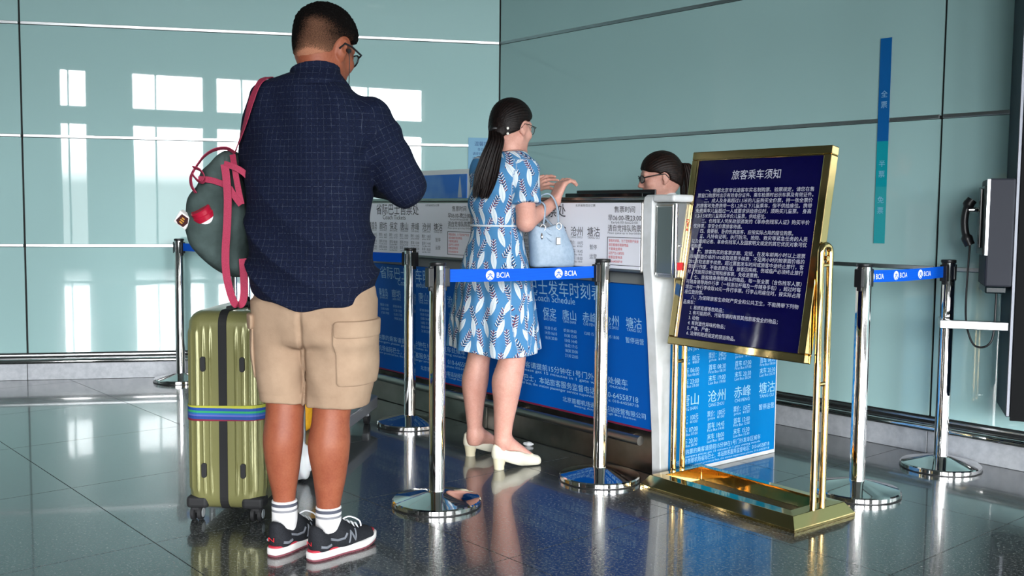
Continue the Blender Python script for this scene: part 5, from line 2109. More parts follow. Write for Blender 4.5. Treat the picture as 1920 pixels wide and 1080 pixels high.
# ivory pumps
for k, (heel, fd) in enumerate(WFEET):
    f = fd
    r = Vector((f.y, -f.x, 0))
    Rm = np.array([[r.x, f.x, 0], [r.y, f.y, 0], [0, 0, 1]], dtype=F32)

    def pump_fn(P, ho=heel, Rm=Rm):
        q = (P - v3(ho)) @ Rm
        d = rcone(q, (0, 0.028, 0.070), (0, 0.10, 0.050), 0.033, 0.036)
        d = smin(d, rcone(q, (0, 0.10, 0.045), (0.0, 0.205, 0.020), 0.037, 0.026), 0.03)
        d = smin(d, rcone(q, (0, 0.012, 0.062), (0, 0.006, 0.098), 0.022, 0.016), 0.02)
        # opening for the foot
        cut = ell(q, (0, 0.088, 0.100), (0.030, 0.088, 0.040), rotm(0, -0.33))
        d = smax(d, -cut, 0.006)
        arch = 0.004 + 0.044 * np.clip(1 - q[:, 1] / 0.135, 0, 1)
        return smax(d, (arch - q[:, 2]).astype(F32), 0.003)

    pu = soft('pump', pump_fn, (heel.x - 0.08, heel.y - 0.1, -0.01), (heel.x + 0.28, heel.y + 0.2, 0.14), 0.0036, IVORY, wom, 1, **KW)
    mb = MB()
    rings_ = []
    for z_, sx_, sy0, sy1 in ((0.0, 0.023, 0.000, 0.046), (0.012, 0.0225, -0.001, 0.046), (0.042, 0.026, -0.006, 0.054), (0.052, 0.028, -0.008, 0.060)):
        rings_.append([heel + r * (sx_ * math.cos(a)) + f * ((sy0 + sy1) / 2 + (sy1 - sy0) / 2 * math.sin(a)) + Z3 * z_ for a in [2 * math.pi * j / 20 for j in range(20)]])
    vs_ = [p_ for rg in rings_ for p_ in rg]
    fs_ = [(i * 20 + j, i * 20 + (j + 1) % 20, (i + 1) * 20 + (j + 1) % 20, (i + 1) * 20 + j) for i in range(3) for j in range(20)]
    fs_ += [tuple(range(20)), tuple(range(60, 80))]
    mb.add(vs_, fs_)
    mb.build('heel', IVORY_HEEL, pu, smooth=50, **KW)
    bw = heel + f * 0.178 + Z3 * 0.050
    mb = MB()
    for sx_ in (-1, 1):
        mb.add([bw, bw + r * (sx_ * 0.020) + f * 0.008 + Z3 * 0.004, bw + r * (sx_ * 0.022) - f * 0.004 + Z3 * 0.012, bw + Z3 * 0.007], [(0, 1, 2, 3)])
        mb.add([bw + f * 0.003, bw + r * (sx_ * 0.020) + f * 0.011 + Z3 * 0.004, bw + r * (sx_ * 0.022) - f * 0.001 + Z3 * 0.012, bw + f * 0.003 + Z3 * 0.007], [(3, 2, 1, 0)])
    mb.build('bow', IVORY, pu, **KW)

# ================================================================== HANDBAG on her arm
BAG = mat('pale_blue_leather', srgb(170, 192, 212), 0.45)
grain(BAG, srgb(142, 162, 182), srgb(156, 175, 194), 60, 3, 0.12)
BAG_IN = mat('bag_lining', srgb(48, 48, 54), 0.8)
bagY = 4.56
bg = thing('handbag', 'pale blue leather handbag with two handles hanging on the forearm of the woman', 'handbag', W(1035, 500, bagY))
BG = Loft([(W(1035, 500, bagY).z, W(1035, 500, bagY).x, bagY, 0.098, 0.062), (W(1035, 470, bagY).z, W(1034, 470, bagY).x, bagY, 0.098, 0.062), (W(1030, 440, bagY).z, W(1029, 440, bagY).x, bagY, 0.086, 0.055), (W(1025, 418, bagY).z, W(1025, 418, bagY).x, bagY, 0.072, 0.046)], math.radians(-8), 3.2)
ztop = W(1025, 418, bagY).z


def bag_fn(P):
    d = BG(P, cap=0.014)
    d = d + 0.003 * np.sin(P[:, 0] * 60 + 2.4 * wob(P, 9, 1)) * np.clip((P[:, 2] - 0.86) * 8, 0, 1) + 0.0015 * wob(P, 22, 2)
    inner = BG(P, cap=0.0) + 0.007
    inner = np.maximum(inner, (ztop - 0.085 - P[:, 2]).astype(F32))
    dip = ztop - 0.020 * np.exp(-((P[:, 0] - W(1020, 420, bagY).x) / 0.05) ** 2)
    d = np.maximum(d, -np.maximum(inner, -(P[:, 2] - dip + 0.08)))
    return np.maximum(d, (P[:, 2] - dip).astype(F32))


soft('bag_body', bag_fn, W(1035, 520, bagY) - Vector((0.15, 0.12, 0.02)), W(1035, 405, bagY) + Vector((0.15, 0.12, 0.02)), 0.004, BAG, bg, 1, **KW)
for hpts, yo in (([(1019, 424), (1022, 398), (1021, 384), (1012, 378), (1006, 382)], -0.03), ([(1047, 420), (1046, 395), (1040, 375), (1030, 364), (1017, 366), (1010, 376)], 0.025)):
    mb = MB()
    pts_ = spline([W(a, b, bagY + yo + 0.03 * i / len(hpts)) for i, (a, b) in enumerate(hpts)], 6)
    n_ = len(pts_)
    back = spline([pts_[-1], pts_[-1] + Vector((-0.012, 0.05, -0.03)), W(hpts[0][0] - 10, 424, bagY + yo + 0.05)], 5)[1:]
    mb.ribbon(pts_ + back, Vector((0.25, 1, 0)).normalized(), 0.017, 0.006)
    mb.build('bag_handle', BAG, bg, bevel=0.0015, seg=1, **KW)
for px_, py_, yo in ((1018, 427, -0.050), (1048, 424, -0.046)):
    c = W(px_, py_, bagY + yo)
    mb = MB()
    mb.tube([c + Vector((0.011 * math.cos(a), -0.001, 0.014 * math.sin(a))) for a in [2 * math.pi * k / 20 for k in range(20)]], 0.0024, 8, closed=True)
    mb.build('handle_ring', CHROME, bg, smooth=50, **KW)
c = W(1047, 452, bagY - 0.064)
mb = MB()
mb.obox(c, (1, 0, 0), (0, 0, 1), (0, -1, 0), 0.010, 0.017, 0.003)
mb.build('side_clasp', CHROME, bg, bevel=0.003, **KW)
c = W(1016, 443, bagY - 0.062)
mb = MB()
mb.lathe([(0.002, -0.016), (0.007, -0.008), (0.006, 0.004), (0.002, 0.014)], 10, c)
mb.build('charm', CHROME, bg, smooth=60, **KW)

# ================================================================== CLERK behind the counter
HAIR_C = mat('dark_brown_hair', srgb(34, 22, 18), 0.5, spec=0.2)
grain(HAIR_C, srgb(12, 7, 6), srgb(38, 23, 18), 80, 3, 0.35)
SHIRT_W = mat('white_blouse', srgb(222, 224, 226), 0.8)
clk = thing('person', 'seated clerk behind the counter with glasses and brown ponytail, seen in profile', 'person', (0.84, 5.32, 0))
KY_ = 5.32
KC = W(1237, 331, KY_)
yawC = math.radians(-94)
KR = rotm(yawC, math.radians(-8), 0)


def clerk_skin(P):
    d = head_parts(P, KC, KR, 1.03, True)
    d = smin(d, rcone(P, KC + Vector((0.05, 0.0, -0.19)), KC + Vector((0.022, 0, -0.06)), 0.050, 0.045), 0.025)
    tc = KC + Vector((0.06, 0, -0.42))
    d = smin(d, ell(P, tc, (0.09, 0.14, 0.22)), 0.05)
    for s_ in (-1, 1):
        sh = KC + Vector((0.06, s_ * 0.17, -0.25))
        el = sh + Vector((-0.06, s_ * 0.03, -0.27))
        wr_ = el + Vector((-0.24, -s_ * 0.06, 0.0))
        d = smin(d, chain(P, [sh, el, wr_], [0.046, 0.038, 0.026], 0.01), 0.02)
        d = smin(d, hand_parts(P, wr_, Vector((-1, 0, -0.05)), Vector((0, 0, -1)), s_, 0.95, (0.2, 0.2, 0.25, 0.3)), 0.012)
    hip = KC + Vector((0.06, 0, -0.66))
    d = smin(d, ell(P, hip, (0.12, 0.17, 0.13)), 0.05)
    for s_ in (-1, 1):
        kn = hip + Vector((-0.36, s_ * 0.09, 0.0))
        d = smin(d, chain(P, [hip + Vector((0, s_ * 0.09, 0)), kn, Vector((kn.x + 0.08, kn.y, 0.07)), Vector((kn.x - 0.06, kn.y, 0.035))], [0.075, 0.055, 0.036, 0.03], 0.02), 0.03)
    return d


soft('body', clerk_skin, (KC.x - 0.72, KY_ - 0.32, 0.0), (KC.x + 0.26, KY_ + 0.32, 1.5), 0.006, SKIN_W, clk, 1, **KW)


def clerk_hair(P):
    d, q = skull(P, KC, KR, 1.03)
    line = np.where(q[:, 1] > -0.01, -0.004 + (q[:, 1] + 0.01) * 0.52 + 0.005 * np.sin(q[:, 1] * 70), -0.01 + (q[:, 1] + 0.01) * 0.6)
    ear = 0.029 - np.sqrt((q[:, 1] + 0.004) ** 2 + (q[:, 2] + 0.014) ** 2)
    fringe = (q[:, 1] - 0.092 + 0.01 * np.sin(q[:, 0] * 120)) * 0.8
    reg = np.maximum(np.maximum(line - q[:, 2], ear), fringe)
    strands = 0.001 * np.sin(np.arctan2(q[:, 0], q[:, 2] + 0.02) * 60 + q[:, 1] * 70)
    e = smax(d - 0.012 - strands, reg.astype(F32), 0.008)
    return smin(e, ell(q, (0, -0.108, 0.035), (0.022, 0.022, 0.022)), 0.012)


soft('hair', clerk_hair, KC - Vector((0.16, 0.14, 0.13)), KC + Vector((0.16, 0.14, 0.15)), 0.0032, HAIR_C, clk, 1, **KW)
tc_ = spline([KC + Vector((0.100, 0, 0.050)), W(1284, 308, KY_), W(1291, 335, KY_), W(1292, 365, KY_), W(1289, 402, KY_)], 6)
hmb = MB()
for s_ in range(90):
    a, rr_ = hr_.uniform(0, 2 * math.pi), math.sqrt(hr_.random())
    pts_ = []
    cut = len(tc_) - hr_.choice([0, 0, 1, 2, 3])
    for i in range(cut):
        t_ = i / (len(tc_) - 1)
        wdt = 0.012 + 0.032 * math.sin(min(t_ * 2.2, 1.57)) - 0.012 * max(0, t_ - 0.7) / 0.3
        pts_.append(tc_[i] + Vector((math.cos(a) * rr_ * wdt, math.sin(a) * rr_ * wdt * 0.9, 0)))
    hmb.tube(pts_, [0.0036] * (cut - 3) + [0.003, 0.002, 0.0008], 5)
pt_ = hmb.build('ponytail', HAIR_C, clk, smooth=60, **KW)
pt_['kind'] = 'stuff'


def khp(x, y, z):
    return KC + Matrix([[float(KR[i][j]) for j in range(3)] for i in range(3)]) @ (Vector((x, y, z)) * 1.03)


glasses(clk, khp, BLACK_PLASTIC, 0.0026)


def clerk_blouse(P):
    tc = KC + Vector((0.06, 0, -0.42))
    d = ell(P, tc, (0.115, 0.165, 0.24))
    d = smin(d, ell(P, KC + Vector((0.06, 0, -0.66)), (0.135, 0.185, 0.14)), 0.05)
    for s_ in (-1, 1):
        sh = KC + Vector((0.06, s_ * 0.17, -0.25))
        el = sh + Vector((-0.06, s_ * 0.03, -0.27))
        d = smin(d, rcone(P, sh, sh.lerp(el, 0.8), 0.066, 0.058), 0.03)
    d = smin(d, rcone(P, KC + Vector((0.045, 0, -0.17)), KC + Vector((0.038, 0, -0.125)), 0.066, 0.060), 0.03)
    return d + 0.002 * wob(P, 20, 1)


soft('blouse', clerk_blouse, (KC.x - 0.2, KY_ - 0.34, 0.5), (KC.x + 0.3, KY_ + 0.34, 1.34), 0.006, SHIRT_W, clk, 1, **KW)
CHAIR_F = mat('dark_chair_fabric', srgb(40, 44, 52), 0.9)
of = thing('office_chair', 'dark office chair under the clerk, hidden behind the counter', 'chair', (KC.x + 0.06, KY_, 0))
zs_ = KC.z - 0.66 - 0.145
mb = MB()
mb.box(-0.22, 0.2, -0.22, 0.22, zs_ - 0.06, zs_)
mb.build('seat', CHAIR_F, of, bevel=0.02, seg=3)
mb = MB()
mb.box(0.2, 0.24, -0.2, 0.2, zs_ + 0.08, zs_ + 0.42)
mb.build('backrest', CHAIR_F, of, bevel=0.015, seg=3)
mb = MB()
mb.tube([(0, 0, 0.1), (0, 0, zs_ - 0.05)], 0.03, 14)
mb.tube([(0.22, 0, zs_ - 0.03), (0.232, 0, zs_ + 0.12)], 0.015, 10)
mb.build('column', BLACK_PLASTIC, of, smooth=40)
for k in range(5):
    a = 2 * math.pi * k / 5
    mb = MB()
    mb.tube([(0, 0, 0.1), (0.24 * math.cos(a), 0.24 * math.sin(a), 0.06)], [0.022, 0.014], 10)
    lg_ = mb.build('leg', BLACK_PLASTIC, of, smooth=40)
    mb = MB()
    mb.tube([(0.24 * math.cos(a) - 0.012 * math.sin(a), 0.24 * math.sin(a) + 0.012 * math.cos(a), 0.026), (0.24 * math.cos(a) + 0.012 * math.sin(a), 0.24 * math.sin(a) - 0.012 * math.cos(a), 0.026)], 0.026, 14)
    mb.build('caster', BLACK_PLASTIC, lg_, smooth=40)

# ================================================================== SUITCASE
OLIVE = mat('olive_polycarbonate', srgb(150, 146, 92), 0.28, 0.25, spec=0.6)
grain(OLIVE, srgb(120, 118, 74), srgb(136, 134, 88), 900, 1)
RUBBER = mat('black_rubber', srgb(26, 26, 28), 0.7)
ZIP = mat('black_zipper_tape', srgb(22, 22, 24), 0.8)
WHEEL_GREY = mat('wheel_grey', srgb(170, 174, 176), 0.4)
SW2, SD, SZ0, SZ1 = 0.140, 0.50, 0.046, 0.775
sc = thing('suitcase', 'olive green ribbed hard suitcase on four wheels beside the man', 'suitcase', (-1.042, 3.628, 0), math.radians(-3))


def shell_outline(inset, ribs, half):
    """half of a rounded rectangle in plan, seam at x=0; half=+1 right, -1 left"""
    pts = []
    R_ = 0.055
    w, d0, d1 = SW2 - inset, inset, SD - inset
    path = [(0.013, d0), (w - R_, d0)] + [(w - R_ + R_ * math.sin(a), d0 + R_ - R_ * math.cos(a)) for a in [math.pi / 2 * k / 8 for k in range(1, 9)]]
    path += [(w, d1 - R_)] + [(w - R_ + R_ * math.cos(a), d1 - R_ + R_ * math.sin(a)) for a in [math.pi / 2 * k / 8 for k in range(1, 9)]] + [(0.013, d1)]
    # resample finely and raise the ribs
    out, acc = [], 0.0
    for i in range(len(path) - 1):
        a, b = Vector(path[i]), Vector(path[i + 1])
        L = (b - a).length
        n = max(1, int(L / 0.003))
        t = (b - a).normalized()
        nn = Vector((t.y, -t.x))
        for k in range(n):
            p = a.lerp(b, k / n)
            s_ = acc + L * k / n
            ph = (s_ - 0.010) / 0.0245
            h = 0.0048 * max(0.0, math.cos(2 * math.pi * ph)) ** 1.5 * ribs if 0.02 < s_ < 2 else 0.0
            q = p + nn * h
            out.append((q.x, q.y))
        acc += L
    out.append(path[-1])
    return [(half * x, y) for x, y in out]


for half in (-1, 1):
    levels = []
    rz = 0.05
    for k in range(7):
        a = math.pi / 2 * k / 6
        levels.append((SZ0 + rz * (1 - math.sin(a)), rz * 0.75 * (1 - math.cos(math.pi / 2 - a)) * 0 + rz * (1 - math.cos(a)) * 0, a))
    zl = []
    for k in range(7):
        a = math.pi / 2 * k / 6
        zl.append((SZ0 + rz * (1 - math.cos(a)), rz * (1 - math.sin(a)), 0.0))
    zl += [(SZ0 + rz + 0.012, 0.0, 0.0), (SZ0 + rz + 0.03, 0.0, 1.0)]
    zl += [(SZ0 + rz + 0.03 + (SZ1 - SZ0 - 2 * rz - 0.06) * k / 6, 0.0, 1.0) for k in range(1, 7)]
    zl += [(SZ1 - rz - 0.012, 0.0, 0.0)]
    for k in range(7):
        a = math.pi / 2 * k / 6
        zl.append((SZ1 - rz + rz * math.sin(a), rz * (1 - math.cos(a)), 0.0))
    rings_ = [[(x, y, z) for x, y in shell_outline(0.0, rb, half)] for z, ins, rb in zl]
    # pull the rings in for the rounded top and bottom
    for (z, ins, rb), rg in zip(zl, rings_):
        for i, (x, y, zz) in enumerate(rg):
            fx = (abs(x) - 0.013) / (SW2 - 0.013)
            nx = math.copysign(0.013 + (abs(x) - 0.013) * (1 - ins / SW2), x)
            ny = SD / 2 + (y - SD / 2) * (1 - 2 * ins / SD)
            rg[i] = (nx, ny, zz)
    n_ = min(len(r_) for r_ in rings_)
    vs_ = [p_ for rg in rings_ for p_ in rg[:n_]]
    fs_ = []
    for i in range(len(rings_) - 1):
        for j in range(n_):
            j2 = (j + 1) % n_
            fs_.append((i * n_ + j, i * n_ + j2, (i + 1) * n_ + j2, (i + 1) * n_ + j))
    fs_ += [tuple(range(n_)), tuple((len(rings_) - 1) * n_ + j for j in range(n_))]
    mb = MB()
    mb.add(vs_, fs_)
    shl = mb.build('shell_half', OLIVE, sc, smooth=38)
    # oval side studs
    for z in (0.195, 0.585):
        mb = MB()
        cx = half * 0.072
        ring = [(cx + 0.0095 * math.cos(a) , 0.0, z + (0.018 if math.sin(a) > 0 else -0.018) + 0.0095 * math.sin(a)) for a in [2 * math.pi * k / 24 for k in range(24)]]
        mb.prism([(p_[0], p_[2]) for p_ in ring], (0, 0.002, 0), (1, 0, 0), (0, 0, 1), (0, -1, 0), 0.011)
        mb.build('side_stud', RUBBER, shl, bevel=0.002, seg=2)
    # rubber corner guards at the foot
    for yy in (0.0, SD):
        mb = MB()
        sgn_ = 1 if yy == 0 else -1
        x0, x1 = sorted((half * 0.062, half * 0.143))
        mb.box(x0, x1, min(yy - sgn_ * 0.003, yy + sgn_ * 0.075), max(yy - sgn_ * 0.003, yy + sgn_ * 0.075), SZ0 + 0.005, SZ0 + 0.05)
        mb.build('corner_guard', RUBBER, shl, bevel=0.014, seg=3)
# zipper band round the middle
mb = MB()
loop_ = []
Rz = 0.05
for cy, cz2, a0 in ((SD - Rz, SZ1 - Rz, 0), (Rz, SZ1 - Rz, 90), (Rz, SZ0 + Rz, 180), (SD - Rz, SZ0 + Rz, 270)):
    for k in range(7):
        a = math.radians(a0 + 15 * k)
        loop_.append((0, cy + Rz * math.cos(a), cz2 + Rz * math.sin(a)))
loop_.append(loop_[0])
mb.ribbon(loop_, Vector((1, 0, 0)), 0.030, 0.008)
zb_ = mb.build('zipper_band', ZIP, sc)
# casters
for cx, cy in ((-0.112, 0.028), (0.112, 0.028), (-0.112, SD - 0.028), (0.112, SD - 0.028)):
    mb = MB()
    mb.tube([(cx, cy, 0.065), (cx, cy, 0.030)], [0.012, 0.008], 12)
    mb.obox((cx, cy, 0.055), (1, 0, 0), (0, 1, 0), (0, 0, 1), 0.012, 0.016, 0.012)
    ca_ = mb.build('caster', RUBBER, sc, smooth=40)
    for sx in (-1, 1):
        mb = MB()
        xw = cx + sx * 0.013
        mb.tube([(xw - 0.008, cy + 0.006, 0.0275), (xw - 0.006, cy + 0.006, 0.0275), (xw + 0.006, cy + 0.006, 0.0275), (xw + 0.008, cy + 0.006, 0.0275)], [0.024, 0.0275, 0.0275, 0.024], 24)
        wl_ = mb.build('wheel', RUBBER, ca_, smooth=40)
        if sx == 1:
            mb = MB()
            mb.tube([(xw + 0.0078, cy + 0.006, 0.0275), (xw + 0.0095, cy + 0.006, 0.0275)], 0.017, 20)
            mb.build('wheel_disc', WHEEL_GREY, ca_, smooth=40)
# telescopic handle and top grip
for yy in (0.17, 0.33):
    mb = MB()
    mb.tube([(-0.012, yy, SZ1 - 0.02), (-0.012, yy, SZ1 + 0.36)], 0.0115, 14)
    mb.build('handle_rod', CHROME, sc, smooth=40)
mb = MB()
mb.tube([(-0.012, 0.14, SZ1 + 0.365), (-0.012, 0.25, SZ1 + 0.372), (-0.012, 0.36, SZ1 + 0.365)], 0.016, 14)
mb.build('handle_grip', RUBBER, sc, smooth=40)
mb = MB()
mb.box(-0.03, 0.03, 0.13, 0.37, SZ1 - 0.004, SZ1 + 0.008)
mb.build('handle_plate', RUBBER, sc, bevel=0.003)
mb = MB()
mb.tube(spline([(0.06, 0.14, SZ1 + 0.002), (0.06, 0.16, SZ1 + 0.010), (0.06, 0.25, SZ1 + 0.013), (0.06, 0.34, SZ1 + 0.010), (0.06, 0.36, SZ1 + 0.002)], 5), 0.011, 10)
mb.build('carry_handle', RUBBER, sc, smooth=40)

# striped strap round the case
STRAP = mat('striped_strap_webbing', srgb(40, 90, 150), 0.8)
_t = NT(STRAP)
_sx = _t.new('ShaderNodeSeparateXYZ')
_t.link(_t.obj(), _sx.inputs[0])
_f = _t.m('DIVIDE', _sx.outputs[2], 0.056)
_r = _t.ramp(_f, [(0.0, srgb(120, 24, 52)), (0.10, srgb(28, 66, 140)), (0.30, srgb(88, 96, 170)), (0.40, srgb(30, 96, 160)), (0.52, srgb(40, 150, 96)), (0.66, srgb(24, 70, 150)), (0.84, srgb(170, 172, 60))])
_r.node.color_ramp.interpolation = 'CONSTANT'
_t.link(_r, PB(STRAP)['Base Color'])
ls = thing('luggage_strap', 'rainbow striped luggage strap buckled round the olive suitcase', 'luggage strap', (-1.042, 3.628, 0.378), math.radians(-3))
mb = MB()
lp = []
g_ = 0.0062
Rr = 0.055
for cx, cy, a0 in ((SW2 - Rr, SD - Rr, 0), (-SW2 + Rr, SD - Rr, 90), (-SW2 + Rr, Rr, 180), (SW2 - Rr, Rr, 270)):
    for k in range(9):
        a = math.radians(a0 + 11.25 * k)
        x_ = cx + (Rr + g_) * math.cos(a)
        lp.append((x_, cy + (Rr + g_) * math.sin(a), 0.028 + 0.016 * x_))
lp.append(lp[0])
mb.ribbon(lp, Vector((0, 0, 1)), 0.056, 0.0022)
mb.build('strap_band', STRAP, ls)
mb = MB()
mb.box(SW2 + 0.0075, SW2 + 0.018, 0.2, 0.28, -0.004, 0.062)
mb.build('buckle', BLACK_PLASTIC, ls, bevel=0.003)

# ================================================================== BACKPACK
PACK = mat('grey_green_canvas', srgb(64, 76, 74), 0.85, spec=0.15)
_t = NT(PACK)
_o = _t.obj()
_t.link(_t.ramp(_t.noise(12, 3, 0.6, _o), [(0.3, srgb(56, 68, 66)), (0.7, srgb(76, 90, 88))]), PB(PACK)['Base Color'])
_t.bump(_t.m('ADD', _t.noise(24, 3, 0.6, _o), _t.m('MULTIPLY', _t.noise(500, 1, 0.5, _o), 0.2)), 0.4, 0.006)
BURG = mat('burgundy_webbing', srgb(158, 40, 72), 0.75)
grain(BURG, srgb(146, 34, 64), srgb(172, 50, 82), 500, 2, 0.15)
PY = 3.44
bp = thing('backpack', 'grey green canvas backpack with burgundy straps slung from the left shoulder of the man', 'backpack', W(420, 510, PY))


def psec(py, pl, pr, ry):
    a, b = W(pl, py, PY), W(pr, py, PY)
    return (a.z, (a.x + b.x) / 2, PY, (b.x - a.x) / 2, ry)


PK = Loft([psec(285, 424, 448, 0.05), psec(296, 408, 456, 0.09), psec(315, 392, 462, 0.115), psec(345, 375, 468, 0.13), psec(385, 357, 472, 0.135), psec(415, 353, 474, 0.135), psec(445, 361, 474, 0.13), psec(475, 378, 472, 0.12), psec(500, 404, 468, 0.095), psec(518, 430, 460, 0.05)], 0.0, 2.5)


def pack_fn(P):
    d = PK(P, cap=0.015)
    # side pocket bulge and seams
    d = smin(d, ell(P, W(384, 432, PY - 0.10), (0.055, 0.05, 0.07)), 0.02)
    d = d + 0.004 * np.sin((P[:, 2] * 0.8 + P[:, 0] * 0.6) * 60 + 3 * wob(P, 7, 1)) + 0.003 * wob(P, 18, 2)
    xs_ = W(432, 400, PY).x
    return d + 0.003 * np.exp(-((P[:, 0] - xs_ - 0.02 * np.sin(P[:, 2] * 7)) / 0.004) ** 2)


soft('pack_body', pack_fn, W(350, 530, PY) - Vector((0.04, 0.2, 0.02)), W(475, 275, PY) + Vector((0.02, 0.2, 0.02)), 0.0045, PACK, bp, 1, **KW)


def strap(name, pts, width, side, Ys, parent=bp, n=6, t=0.0028):
    P_ = [W(x, y, Y) for (x, y), Y in zip(pts, Ys)]
    mb = MB()
    S_ = spline(P_, n)
    if isinstance(side, list):
        sd = []
        for i in range(len(S_)):
            u = i / (len(S_) - 1) * (len(side) - 1)
            k = min(int(u), len(side) - 2)
            sd.append(side[k].lerp(side[k + 1], u - k).normalized())
    else:
        sd = side
    mb.ribbon(S_, sd, width, t)
    return mb.build(name, BURG, parent, bevel=0.0006, seg=1, **KW)


FACE = Vector((1, 0, 0))
strap('shoulder_strap', [(516, 152), (503, 145), (486, 156), (472, 187), (461, 225), (450, 260), (439, 288)], 0.030, [Vector((0.15, -1, 0.1)), Vector((0.5, -0.8, -0.2)), Vector((0.75, -0.7, -0.1)), Vector((0.45, -0.9, 0)), Vector((0.2, -1, 0))], [3.43, 3.34, 3.262, 3.25, 3.27, 3.31, 3.36])
strap('grab_handle', [(441, 287), (424, 278), (402, 281), (384, 292), (371, 308), (362, 322)], 0.024, Vector((0.3, -0.9, 0.35)).normalized(), [3.36, 3.35, 3.34, 3.32, 3.31, 3.30])
strap('handle_tail', [(364, 318), (358, 332), (359, 348), (367, 362)], 0.018, Vector((0.6, -0.7, 0)).normalized(), [3.30, 3.30, 3.31, 3.32])
strap('handle_loop', [(362, 314), (374, 318), (383, 330), (380, 341), (370, 338), (360, 326)], 0.020, Vector((0.2, -0.9, 0.4)).normalized(), [3.29, 3.285, 3.28, 3.28, 3.285, 3.29])
strap('closing_band', [(372, 336), (392, 337), (410, 342), (424, 348)], 0.020, Vector((0.1, -0.25, 1)).normalized(), [3.29, 3.29, 3.29, 3.295])
strap('hanging_strap', [(421, 308), (424, 330), (427, 370), (426, 420), (423, 470), (424, 510), (431, 545), (439, 567), (447, 573), (455, 566), (458, 545), (457, 515), (455, 485)], 0.025, FACE, [3.285, 3.28, 3.275, 3.27, 3.28, 3.29, 3.30, 3.31, 3.315, 3.32, 3.33, 3.34, 3.345])
strap('slanted_band', [(436, 290), (440, 315), (446, 350), (453, 383)], 0.019, FACE, [3.335, 3.30, 3.285, 3.285])
strap('cross_band', [(420, 307), (436, 312), (452, 320), (466, 332)], 0.020, Vector((0, -0.2, 1)).normalized(), [3.283, 3.282, 3.288, 3.30])
strap('lower_band', [(430, 352), (440, 368), (452, 384)], 0.020, Vector((0.8, 0, -0.6)).normalized(), [3.283, 3.283, 3.283])

RED_CAP = mat('red_bottle_cap', srgb(168, 22, 50), 0.3)
WHITE_PL = mat('white_bottle_plastic', srgb(232, 232, 234), 0.35)
bc = W(389, 414, 3.325)
axb = Vector((-0.40, -0.42, 0.80)).normalized()
bt = thing('bottle', 'white bottle with red cap sticking out of the backpack side pocket', 'bottle', bc - axb * 0.09)
mb = MB()
mb.tube([bc - axb * 0.07, bc - axb * 0.065, bc - axb * 0.016, bc - axb * 0.010, bc + axb * 0.012], [0.030, 0.034, 0.034, 0.036, 0.036], 32)
mb.build('bottle_body', WHITE_PL, bt, smooth=40, **KW)
mb = MB()
mb.tube([bc + axb * 0.0125, bc + axb * 0.028, bc + axb * 0.031, bc + axb * 0.044, bc + axb * 0.048], [0.037, 0.037, 0.034, 0.034, 0.030], 32)
mb.build('cap', RED_CAP, bt, smooth=40, **KW)
CARD_W = mat('white_card', srgb(228, 226, 224), 0.6)
CARD_B = mat('dark_maroon_label', srgb(66, 24, 26), 0.5)
GOLD_P = mat('gold_print', srgb(208, 150, 62), 0.5)
cd = W(345, 412, 3.33)
ax1 = Vector((0.80, 0.0, -0.6)).normalized()
ax2 = Vector((0.45, -0.25, 0.85)).normalized()
ax2 = (ax2 - ax1 * ax2.dot(ax1)).normalized()
ax3 = ax1.cross(ax2)
tg = thing('snack_packet', 'small white packet with maroon and gold label at the left of the backpack', 'packet', cd)
mb = MB()
mb.obox(cd, ax1, ax2, ax3, 0.024, 0.023, 0.012)
mb.build('packet_body', CARD_W, tg, bevel=0.003, **KW)
sg = 1 if ax3.y < 0 else -1
mb = MB()
hexa = [(-0.018, -0.012), (-0.012, 0.018), (0.013, 0.019), (0.020, 0.004), (0.014, -0.017), (-0.006, -0.019)]
mb.prism(hexa, cd + ax3 * (sg * 0.0122), ax1, ax2, ax3 * sg, 0.0008)
lb_ = mb.build('label', CARD_B, tg, **KW)
mb = MB()
for k, w_ in enumerate((0.010, 0.014, 0.012)):
    mb.obox(cd + ax3 * (sg * 0.0133) + ax2 * (0.008 - k * 0.008), ax1, ax2, ax3, w_ / 2, 0.0022, 0.0003)
mb.build('gold_bars', GOLD_P, lb_, **KW)

# ================================================================== LUGGAGE CART AND WHAT IT CARRIES
CART = mat('cart_grey_metal', srgb(152, 154, 156), 0.4, 0.6)
YEL = mat('yellow_nylon', srgb(236, 168, 20), 0.6)
grain(YEL, srgb(228, 158, 16), srgb(242, 178, 30), 40, 3, 0.2)
PLASTIC_BAG = mat('white_plastic_bag', srgb(222, 224, 226), 0.35)
PB(PLASTIC_BAG)['Subsurface Weight'].default_value = 0.1
ca = thing('luggage_cart', 'low grey metal luggage cart standing beyond the legs of the man', 'luggage cart', (-1.02, 4.87, 0), math.radians(-6.5))
mb = MB()
mb.prism([(-0.26, -0.60), (0.235, -0.60), (0.235, 0.58), (0.20, 0.63), (-0.225, 0.63), (-0.26, 0.58)], (0, 0, 0.085), (1, 0, 0), (0, 1, 0), (0, 0, 1), 0.062)
mb.build('platform', CART, ca, bevel=0.006)
for cx, cy in ((-0.19, -0.55), (0.185, -0.55), (-0.19, 0.53), (0.185, 0.53)):
    mb = MB()
    mb.obox((cx, cy, 0.066), (1, 0, 0), (0, 1, 0), (0, 0, 1), 0.018, 0.02, 0.02)
    ck = mb.build('caster', CART, ca, bevel=0.003)
    mb = MB()
    mb.tube([(cx - 0.012, cy + 0.012, 0.034), (cx + 0.012, cy + 0.012, 0.034)], 0.034, 22)
    mb.build('wheel', RUBBER, ck, smooth=40)
for sx in (-0.22, 0.19):
    mb = MB()
    mb.tube([(sx, -0.55, 0.14), (sx, -0.57, 0.55)], 0.013, 12)
    mb.build('push_post', CART, ca, smooth=40)
mb = MB()
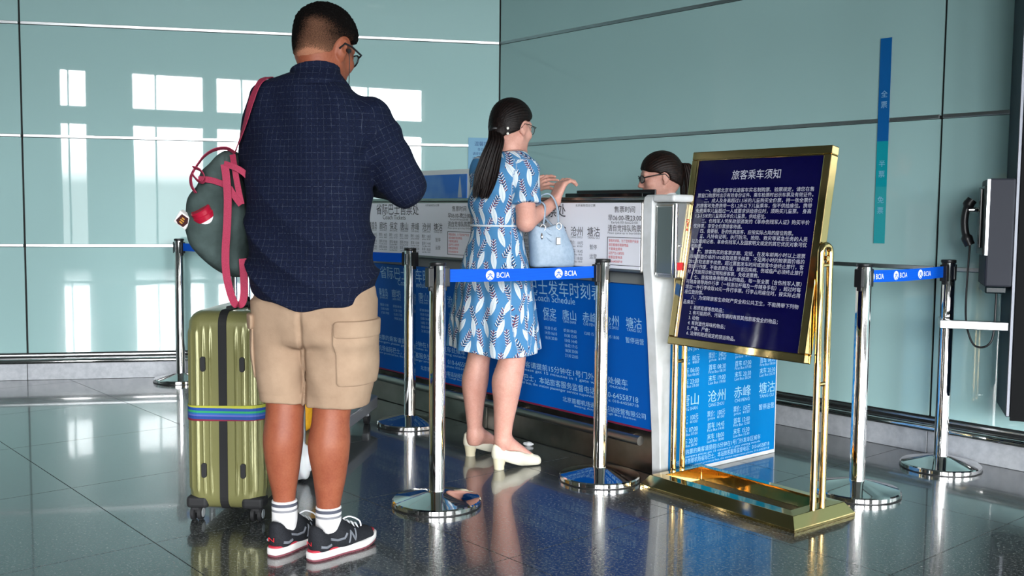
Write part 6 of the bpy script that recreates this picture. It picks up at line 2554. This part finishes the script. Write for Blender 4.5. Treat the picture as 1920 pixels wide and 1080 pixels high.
mb.tube([(-0.22, -0.57, 0.55), (0.19, -0.57, 0.55)], 0.014, 12)
mb.build('push_bar', RUBBER, ca, smooth=40)
yb = thing('travel_bag', 'yellow travel bag standing on the cart, glimpsed between the legs of the man', 'bag', (-1.045, 4.66, 0.148), math.radians(-6.5))
yo = Vector((-1.045, 4.66, 0.148))
Ry = rotm(math.radians(6.5))
soft('bag_body', lambda P: rbox(P, yo + Vector((0, 0, 0.19)), (0.175, 0.22, 0.188), 0.05, Ry) + 0.004 * wob(P, 14, 2), yo - Vector((0.27, 0.3, 0.02)), yo + Vector((0.27, 0.3, 0.42)), 0.008, YEL, yb, 1, **KW)
for sx in (-0.07, 0.07):
    mb = MB()
    mb.tube(spline([(sx, -0.12, 0.372), (sx, -0.09, 0.42), (sx, 0.0, 0.445), (sx, 0.09, 0.42), (sx, 0.12, 0.372)], 6), 0.011, 10)
    mb.build('bag_handle', YEL, yb, smooth=50)
wb = thing('plastic_bag', 'crumpled white plastic bag hanging at the near end of the cart', 'bag', W(560, 896, 4.22))
wc = W(560, 872, 4.20)


def plastic_fn(P):
    d = ell(P, wc, (0.055, 0.05, 0.062))
    d = smin(d, rcone(P, wc + Vector((0, 0.0, 0.04)), wc + Vector((-0.01, 0.035, 0.26)), 0.035, 0.012), 0.05)
    return d + 0.006 * wob(P, 38, 2) + 0.004 * np.sin(P[:, 0] * 130 + 4 * wob(P, 15, 1))


soft('bag_body', plastic_fn, wc - Vector((0.1, 0.1, 0.1)), wc + Vector((0.1, 0.12, 0.32)), 0.005, PLASTIC_BAG, wb, 1, **KW)
# scrap of paper on the floor
lc = gp(991, 836)
PAPER = mat('white_tissue', srgb(226, 228, 230), 0.7)
lt = soft('paper_scrap', lambda P: ell(P, lc + Vector((0, 0, 0.010)), (0.026, 0.013, 0.0105), rotm(0.4)) + 0.0032 * wob(P, 110, 1), lc - Vector((0.05, 0.05, 0.01)), lc + Vector((0.05, 0.05, 0.035)), 0.0025, PAPER, None, 1)
tag(lt, 'small crumpled white paper scrap on the floor beside the shoes of the woman', 'paper scrap')

free_font()
